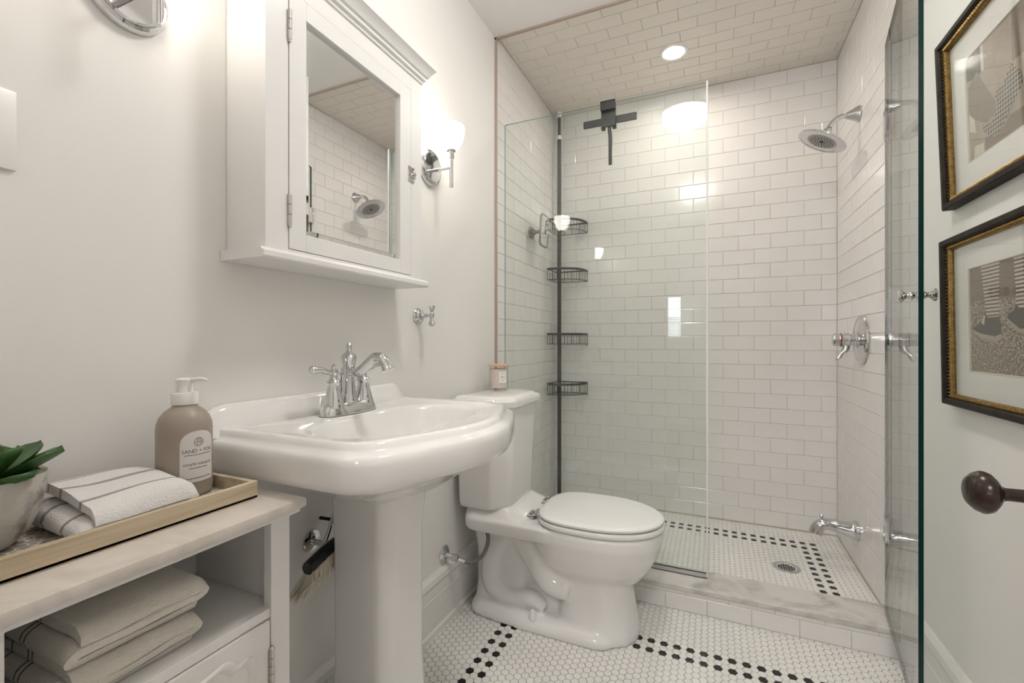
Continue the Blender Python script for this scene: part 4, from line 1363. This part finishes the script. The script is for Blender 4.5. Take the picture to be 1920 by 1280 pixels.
# floor drain
dn = thing('floor_drain', (1.229, 2.326, 0.058), 'round steel floor drain in the hexagon tiled shower floor', 'drain')
DO = (1.229, 2.326, 0.0585)
MB().lathe([(0.0, 0.0005), (0.040, 0.0005), (0.041, 0.002), (0.054, 0.002), (0.055, 0.0), (0.055, -0.002)], 48, DO).build('grate', NICKEL, dn, smooth=25)
sl = MB()
for i in range(-3, 4):
    for j in range(-3, 4):
        if math.hypot(i, j) < 3.3:
            sl.box(DO[0] + i * 0.0098 - 0.0034, DO[0] + i * 0.0098 + 0.0034, DO[1] + j * 0.0098 - 0.0034, DO[1] + j * 0.0098 + 0.0034, DO[2] + 0.0004, DO[2] + 0.0010)
tag(sl.build('drain_holes', DARKH, dn), kind='stuff')

# corner caddy
PX, PY = 0.056, 2.700
cad = thing('shower_caddy', (PX, PY, 0.07), 'black corner pole caddy with four wire baskets behind the glass', 'caddy')
MB().tube([(PX, PY, 0.078), (PX, PY, 2.32)], 0.0125, 14).build('pole', BLACKM, cad, smooth=40)
MB().tube([(PX, PY, 2.33), (PX, PY, 2.45)], 0.0095, 14).build('pole_extension', BLACKM, cad, smooth=40)
MB().lathe([(0.0145, -0.012), (0.0145, 0.012), (0.011, 0.014)], 16, (PX, PY, 2.325)).build('collar', WHITEP, cad, smooth=30)
MB().lathe([(0.0125, 0.0), (0.0130, 0.012), (0.016, 0.022), (0.016, 0.0345)], 16, (PX, PY, 2.449)).build('end_cap', WHITEP, cad, smooth=30)
MB().lathe([(0.018, 0.0), (0.018, 0.006), (0.013, 0.012)], 16, (PX, PY, 0.071)).build('foot', BLACKM, cad, smooth=30)
for zi, (zt, hh) in enumerate(((1.790, 0.062), (1.495, 0.066), (1.105, 0.062), (0.805, 0.066))):
    C0 = (0.024, 2.748)
    arc = [(C0[0] + 0.198 * math.cos(a) ** 0.8, C0[1] - 0.178 * math.sin(a) ** 0.8) for a in [PI / 2 * k / 14 for k in range(15)]]
    loop = [(C0[0], C0[1])] + arc
    bk = MB().tube([(x, y, zt) for x, y in loop], 0.0042, 8, 0, True).tube([(x, y, zt - hh) for x, y in loop], 0.0022, 6, 0, True)
    bk.tube([(x, y, zt - 0.006) for x, y in arc], 0.0042, 6)
    bko = bk.build('basket', BLACKM, cad, smooth=50)
    ww = MB()
    for x, y in arc[::1] + [(C0[0], C0[1] - 0.178 * q) for q in (0.25, 0.5, 0.75)] + [(C0[0] + 0.198 * q, C0[1]) for q in (0.25, 0.5, 0.75)]:
        ww.tube([(x, y, zt), (x, y, zt - hh)], 0.0015, 5)
    for q in range(1, 12):
        xx = C0[0] + 0.198 * q / 12
        yy = C0[1] - 0.178 * (1 - (q / 12) ** 2.4) ** (1 / 2.4)
        ww.tube([(xx, C0[1], zt - hh), (xx, yy, zt - hh)], 0.0013, 5)
    ww.tube([(C0[0] + 0.08, C0[1] - 0.16, zt - hh), (C0[0] + 0.08, C0[1] - 0.172, zt - hh - 0.010), (C0[0] + 0.08, C0[1] - 0.184, zt - hh)], 0.0015, 5)
    ww.tube([(C0[0] + 0.190, C0[1] - 0.04, zt - hh), (C0[0] + 0.206, C0[1] - 0.044, zt - hh - 0.008), (C0[0] + 0.216, C0[1] - 0.046, zt - hh + 0.004)], 0.0015, 5)
    tag(ww.build('wires', BLACKM, bko), kind='stuff')

# shaving mirror on the side wall
sm_ = thing('shaving_mirror', (0.007, 2.342, 1.662), 'small square fogless mirror on a suction arm inside the shower', 'mirror')
GREYP = mat('grey_plastic', (0.26, 0.23, 0.21), 0.4)
MB().lathe([(0.034, 0.0), (0.034, 0.004), (0.026, 0.012), (0.014, 0.018), (0.013, 0.030)], 24, (0.0068, 2.342, 1.662), 'X').build('suction_cup', GREYP, sm_, smooth=35)
MB().tube([(0.034, 2.342, 1.662), (0.062, 2.342, 1.664)], 0.0095, 12).lathe([(0.0, -0.013), (0.010, -0.008), (0.013, 0.0), (0.010, 0.008), (0.0, 0.013)], 14, (0.068, 2.342, 1.664), 'X').build('swivel_arm', GREYP, sm_, smooth=40)
sq = roundpoly([(-0.062, -0.088), (0.062, -0.088), (0.062, 0.088), (-0.062, 0.088)], 0.03, 5)
fn_ = lambda u, v, w_: (0.084 + w_ + v * 0.05, 2.342 + u, 1.664 + v)
fm = MB().rings([[fn_(u * s, v * (1 - (1 - s) * 0.7), w_) for u, v in sq] for s, w_ in ((0.97, -0.004), (1.0, -0.002), (1.0, 0.005), (0.96, 0.007), (0.88, 0.006), (0.88, 0.002))], True, True)
fm.build('mirror_frame', GREYP, sm_, smooth=40)
MB().prism([(u * 0.875, v * 0.915) for u, v in sq], 0.0022, 0.0034, fn_).build('mirror_glass', MIRROR, sm_)

# squeegee hung over the fixed glass
sg_ = thing('squeegee', (0.508, 2.02, 1.85), 'black squeegee on a hook over the top of the fixed glass panel', 'squeegee')
MB().box(0.476, 0.540, GY - 0.011, GY - 0.0062, 2.076, 2.117, 0.001).box(0.476, 0.540, GY - 0.011, GY + 0.016, 2.1125, 2.1175, 0.001).box(0.476, 0.540, GY + 0.0062, GY + 0.016, 2.010, 2.114, 0.0015).box(0.474, 0.492, GY + 0.016, GY + 0.034, 2.004, 2.024, 0.002).box(0.522, 0.540, GY + 0.016, GY + 0.034, 2.004, 2.024, 0.002).build('hook', BLACKM, sg_)
MB().box(0.392, 0.628, GY + 0.018, GY + 0.030, 2.026, 2.057, 0.002).build('blade', BLACKM, sg_)
MB().tube([(0.508, GY + 0.024, 2.045), (0.509, GY + 0.024, 2.01), (0.512, GY + 0.027, 1.97), (0.512, GY + 0.028, 1.90), (0.512, GY + 0.028, 1.848)], [0.0085, 0.0085, 0.0085, 0.0080, 0.0080], 12, 5).build('handle', BLACKM, sg_, smooth=50)

# recessed light
rl = thing('recessed_light', (0.754, 2.369, TF_C), 'lit round downlight recessed in the tiled shower ceiling', 'lamp')
RO = (0.754, 2.369, TF_C - 0.0015)
MB().lathe([(0.048, 0.004), (0.049, -0.003), (0.056, -0.006), (0.064, -0.004), (0.066, 0.002)], 48, RO, caps=False).build('trim_ring', WHITEP, rl, smooth=40)
MB().lathe([(0.0, -0.0015), (0.0485, -0.0005), (0.0485, 0.002), (0.0, 0.002)], 40, RO).build('lens', DOWNM, rl, smooth=40)

# ceiling lamp of the room
cl = thing('ceiling_light', (0.775, 1.02, ZC), 'frosted glass dome lamp on the bathroom ceiling, seen reflected in the shower glass', 'lamp')
CO2 = (0.775, 1.02, ZC)
MB().lathe([(0.150, 0.0), (0.150, -0.012), (0.143, -0.022), (0.136, -0.022)], 48, CO2).build('base_ring', CHROME, cl, smooth=30)
MB().lathe([(0.136, -0.018), (0.134, -0.036), (0.123, -0.058), (0.100, -0.078), (0.067, -0.092), (0.031, -0.099), (0.0, -0.101)], 28, CO2, caps=False).build('dome', DOMEM, cl, smooth=60)
MB().lathe([(0.0, -0.122), (0.006, -0.119), (0.007, -0.112), (0.011, -0.106), (0.012, -0.100)], 16, CO2).build('finial', CHROME, cl, smooth=40)

# ------------------------------------------------------------------ framed photographs
def sepia(name, c):
    return mat('print_' + name, c, 0.6)


GRAV = mat('print_gravel', (0.15, 0.115, 0.085), 0.6, noise=(210, (0.52, 0.46, 0.39), 0.46, 0.62))
BACKD = mat('print_backdrop', (0.36, 0.30, 0.24), 0.6, noise=(30, (0.30, 0.25, 0.20), 0.35, 0.7))
SOCK = bpy.data.materials.new('print_striped_sock')
SOCK.use_nodes = True
nt = SOCK.node_tree
tc = nt.nodes.new('ShaderNodeTexCoord')
wv = nt.nodes.new('ShaderNodeTexWave')
wv.bands_direction = 'Z'
wv.inputs['Scale'].default_value = 38
wv.inputs['Distortion'].default_value = 0.6
rp = nt.nodes.new('ShaderNodeValToRGB')
rp.color_ramp.elements[0].position = 0.42
rp.color_ramp.elements[1].position = 0.56
rp.color_ramp.elements[0].color = (0.13, 0.10, 0.085, 1)
rp.color_ramp.elements[1].color = (0.62, 0.57, 0.50, 1)
nt.links.new(tc.outputs['Object'], wv.inputs['Vector'])
nt.links.new(wv.outputs['Fac'], rp.inputs[0])
nt.links.new(rp.outputs[0], nt.nodes['Principled BSDF'].inputs['Base Color'])
CHECK = bpy.data.materials.new('print_checked_cloth')
CHECK.use_nodes = True
nt = CHECK.node_tree
tc = nt.nodes.new('ShaderNodeTexCoord')
mp = nt.nodes.new('ShaderNodeMapping')
mp.inputs['Rotation'].default_value = (0.75, 0, 0)
ck = nt.nodes.new('ShaderNodeTexChecker')
ck.inputs['Scale'].default_value = 150
ck.inputs['Color1'].default_value = (0.055, 0.045, 0.04, 1)
ck.inputs['Color2'].default_value = (0.36, 0.32, 0.27, 1)
nt.links.new(tc.outputs['Object'], mp.inputs[0])
nt.links.new(mp.outputs[0], ck.inputs[0])
nt.links.new(ck.outputs[0], nt.nodes['Principled BSDF'].inputs['Base Color'])


def picture(label, ya, yb, z0, z1, lean, win, ground, shapes):
    """ya < yb along the wall; the face leans out from the wall by lean per metre of height"""
    W = XR - 0.001
    t = thing('framed_picture', (W, (ya + yb) / 2, z0), label, 'picture', 'framed sepia photographs on the right wall')

    def pt(d, y, z):
        return (W - d - (z - z0) * lean, y, z)

    def molding(prof, name, material, sm=False):
        rgs = []
        for (cy_, cz_, sy, sz) in ((ya, z0, 1, 1), (yb, z0, -1, 1), (yb, z1, -1, -1), (ya, z1, 1, -1)):
            rgs.append([pt(d, cy_ + sy * i, cz_ + sz * i) for i, d in prof])
        rgs.append(rgs[0])
        return MB().rings(rgs, False, False).build(name, material, t, smooth=sm)

    molding([(0.0, 0.0), (0.0, 0.024), (0.003, 0.027), (0.013, 0.027), (0.017, 0.022), (0.018, 0.012), (0.018, 0.0), (0.0, 0.0)], 'outer_frame', FRAMED, 25)
    gf = molding([(0.0178, 0.004), (0.0178, 0.011), (0.0195, 0.017), (0.023, 0.017), (0.025, 0.013), (0.0265, 0.012), (0.0275, 0.009), (0.0275, 0.004), (0.0178, 0.004)], 'gilt_liner', GOLD, 25)
    bd = MB()
    i = 0.0215

    def bead(y, z, hor):
        a, b, c = (0.0050, 0.0036, 0.0045)
        bm_ = [(0, 1, 0), (0.7, 0.6, 0.7), (1, 0, 0), (0, 0, 1), (-0.7, 0.6, -0.7), (-1, 0, 0), (0, 0, -1)]
        o = pt(0.0175, y, z)
        vs_ = []
        for (p, q, r_) in ((1, 0, 0), (-1, 0, 0), (0, 1, 0), (0, -1, 0), (0, 0, 1), (0, 0, -1)):
            vs_.append((o[0] - r_ * c, o[1] + (p * b + q * a if hor else q * a * 0 + p * a), o[2] + (q * a if not hor else q * a * 0.9)))
        if not hor:
            vs_ = [(o[0], o[1] + a, o[2]), (o[0], o[1] - a, o[2]), (o[0], o[1], o[2] + b), (o[0], o[1], o[2] - b), (o[0] - c, o[1], o[2]), (o[0] + c, o[1], o[2])]
        else:
            vs_ = [(o[0], o[1] + b, o[2]), (o[0], o[1] - b, o[2]), (o[0], o[1], o[2] + a), (o[0], o[1], o[2] - a), (o[0] - c, o[1], o[2]), (o[0] + c, o[1], o[2])]
        bd.add(vs_, [(0, 2, 4), (2, 1, 4), (1, 3, 4), (3, 0, 4), (2, 0, 5), (1, 2, 5), (3, 1, 5), (0, 3, 5)])
    n = int((z1 - z0 - 2 * i) / 0.0088)
    for k_ in range(n + 1):
        z = z0 + i + (z1 - z0 - 2 * i) * k_ / n
        bead(ya + i, z, False)
        bead(yb - i, z, False)
    n = int((yb - ya - 2 * i) / 0.0088)
    for k_ in range(1, n):
        y = ya + i + (yb - ya - 2 * i) * k_ / n
        bead(y, z0 + i, True)
        bead(y, z1 - i, True)
    tag(bd.build('beading', GOLD, gf, smooth=60), kind='stuff')

    def sheet(poly, d0, d1, name, material, parent):
        return MB().prism(poly, d0, d1, lambda u, v, w_: pt(w_, u, v)).build(name, material, parent)

    j = 0.034
    wy0, wy1, wz0, wz1 = win
    sheet([(ya + 0.01, z0 + 0.01), (yb - 0.01, z0 + 0.01), (yb - 0.01, z1 - 0.01), (ya + 0.01, z1 - 0.01)], 0.001, 0.003, 'backing_board', MATEDGE, t)
    # mat board: four strips round the window, with a bevelled edge
    mt_ = MB()
    for (a, b, c, d) in ((ya + 0.01, yb - 0.01, z0 + 0.01, wz0), (ya + 0.01, yb - 0.01, wz1, z1 - 0.01), (ya + 0.01, wy0, wz0, wz1), (wy1, yb - 0.01, wz0, wz1)):
        mt_.prism([(a, c), (b, c), (b, d), (a, d)], 0.0035, 0.0055, lambda u, v, w_: pt(w_, u, v))
    mt_.build('mat_board', MATB, t)
    be = []
    for (cy_, cz_, sy, sz) in ((wy0, wz0, 1, 1), (wy1, wz0, -1, 1), (wy1, wz1, -1, -1), (wy0, wz1, 1, -1)):
        be.append([pt(d, cy_ + sy * i_, cz_ + sz * i_) for i_, d in ((-0.0015, 0.0054), (-0.0015, 0.0060), (0.0005, 0.0058), (0.0018, 0.0034))])
    be.append(be[0])
    MB().rings(be, False, False).build('mat_bevel', MATEDGE, t)
    pr_ = sheet([(wy0 - 0.004, wz0 - 0.004), (wy1 + 0.004, wz0 - 0.004), (wy1 + 0.004, wz1 + 0.004), (wy0 - 0.004, wz1 + 0.004)], 0.0030, 0.00335, 'print', ground, t)
    for q, (nm, poly, mt2) in enumerate(shapes):
        sheet(poly, 0.00336 + q * 0.00002, 0.0035 + q * 0.00003, nm, mt2, pr_)
    g0 = 0.0092
    MB().add([pt(g0, ya + 0.02, z0 + 0.02), pt(g0, yb - 0.02, z0 + 0.02), pt(g0, yb - 0.02, z1 - 0.02), pt(g0, ya + 0.02, z1 - 0.02), pt(g0 + 0.0018, ya + 0.02, z0 + 0.02), pt(g0 + 0.0018, yb - 0.02, z0 + 0.02), pt(g0 + 0.0018, yb - 0.02, z1 - 0.02), pt(g0 + 0.0018, ya + 0.02, z1 - 0.02)],
             [(0, 1, 2, 3), (4, 7, 6, 5)]).build('glazing', PGLASS, t)
    return t


dk, md_, lt_, cr_ = sepia('dark', (0.075, 0.058, 0.046)), sepia('brown', (0.21, 0.165, 0.125)), sepia('pale', (0.60, 0.55, 0.48)), sepia('cream', (0.40, 0.335, 0.265))
low = [('planks', [(1.445, 1.232), (1.165, 1.232), (1.165, 1.150), (1.286, 1.149), (1.445, 1.152)], md_),
       ('sock', [(1.394, 1.232), (1.319, 1.232), (1.323, 1.168), (1.326, 1.100), (1.371, 1.100), (1.378, 1.14), (1.386, 1.187)], SOCK),
       ('shoe', [(1.435, 1.083), (1.430, 1.092), (1.410, 1.098), (1.394, 1.107), (1.380, 1.120), (1.368, 1.112), (1.324, 1.112), (1.316, 1.092), (1.318, 1.072), (1.341, 1.067), (1.402, 1.074)], dk),
       ('laces', [(1.396, 1.101), (1.383, 1.119), (1.379, 1.115), (1.385, 1.096)], lt_),
       ('sole', [(1.435, 1.087), (1.402, 1.077), (1.341, 1.069), (1.316, 1.075), (1.316, 1.065), (1.337, 1.056), (1.402, 1.067), (1.433, 1.081)], cr_),
       ('sock', [(1.268, 1.232), (1.195, 1.232), (1.200, 1.112), (1.265, 1.122), (1.263, 1.162)], SOCK),
       ('shoe', [(1.297, 1.106), (1.292, 1.114), (1.272, 1.122), (1.262, 1.134), (1.252, 1.126), (1.205, 1.126), (1.19, 1.10), (1.19, 1.080), (1.254, 1.082), (1.279, 1.094)], dk),
       ('sole', [(1.297, 1.109), (1.278, 1.098), (1.253, 1.084), (1.19, 1.082), (1.19, 1.071), (1.257, 1.077), (1.289, 1.097)], cr_)]
picture('framed sepia photo of striped socks and sneakers on gravel, beside the shower door knob', 1.000, 1.540, 0.897, 1.318, 0.015, (1.095, 1.445, 0.986, 1.232), GRAV, low)
upp = [('shadow', [(1.446, 1.733), (1.381, 1.733), (1.381, 1.674), (1.399, 1.668), (1.446, 1.683)], dk),
       ('post', [(1.381, 1.733), (1.369, 1.733), (1.369, 1.671), (1.381, 1.674)], lt_),
       ('skirt', [(1.438, 1.665), (1.399, 1.684), (1.36, 1.625), (1.33, 1.581), (1.333, 1.557), (1.37, 1.551), (1.42, 1.581), (1.438, 1.605)], md_),
       ('glint', [(1.440, 1.6), (1.417, 1.58), (1.414, 1.547), (1.440, 1.56)], lt_),
       ('boards', [(1.261, 1.733), (1.10, 1.733), (1.10, 1.62), (1.241, 1.631), (1.264, 1.631), (1.266, 1.656)], md_),
       ('step', [(1.324, 1.509), (1.281, 1.529), (1.10, 1.519), (1.10, 1.488), (1.377, 1.488), (1.377, 1.52)], md_),
       ('checked_shoe', [(1.269, 1.63), (1.239, 1.6), (1.236, 1.572), (1.264, 1.552), (1.29, 1.53), (1.324, 1.509), (1.343, 1.506), (1.384, 1.538), (1.388, 1.555), (1.35, 1.542), (1.324, 1.567), (1.333, 1.597), (1.299, 1.605)], CHECK),
       ('glint', [(1.42, 1.518), (1.384, 1.512), (1.381, 1.490), (1.425, 1.490)], lt_)]
picture('framed sepia photo of a checked shoe, the higher of the two on the wall', 1.000, 1.540, 1.398, 1.826, 0.035, (1.095, 1.446, 1.488, 1.733), BACKD, upp)

settle()
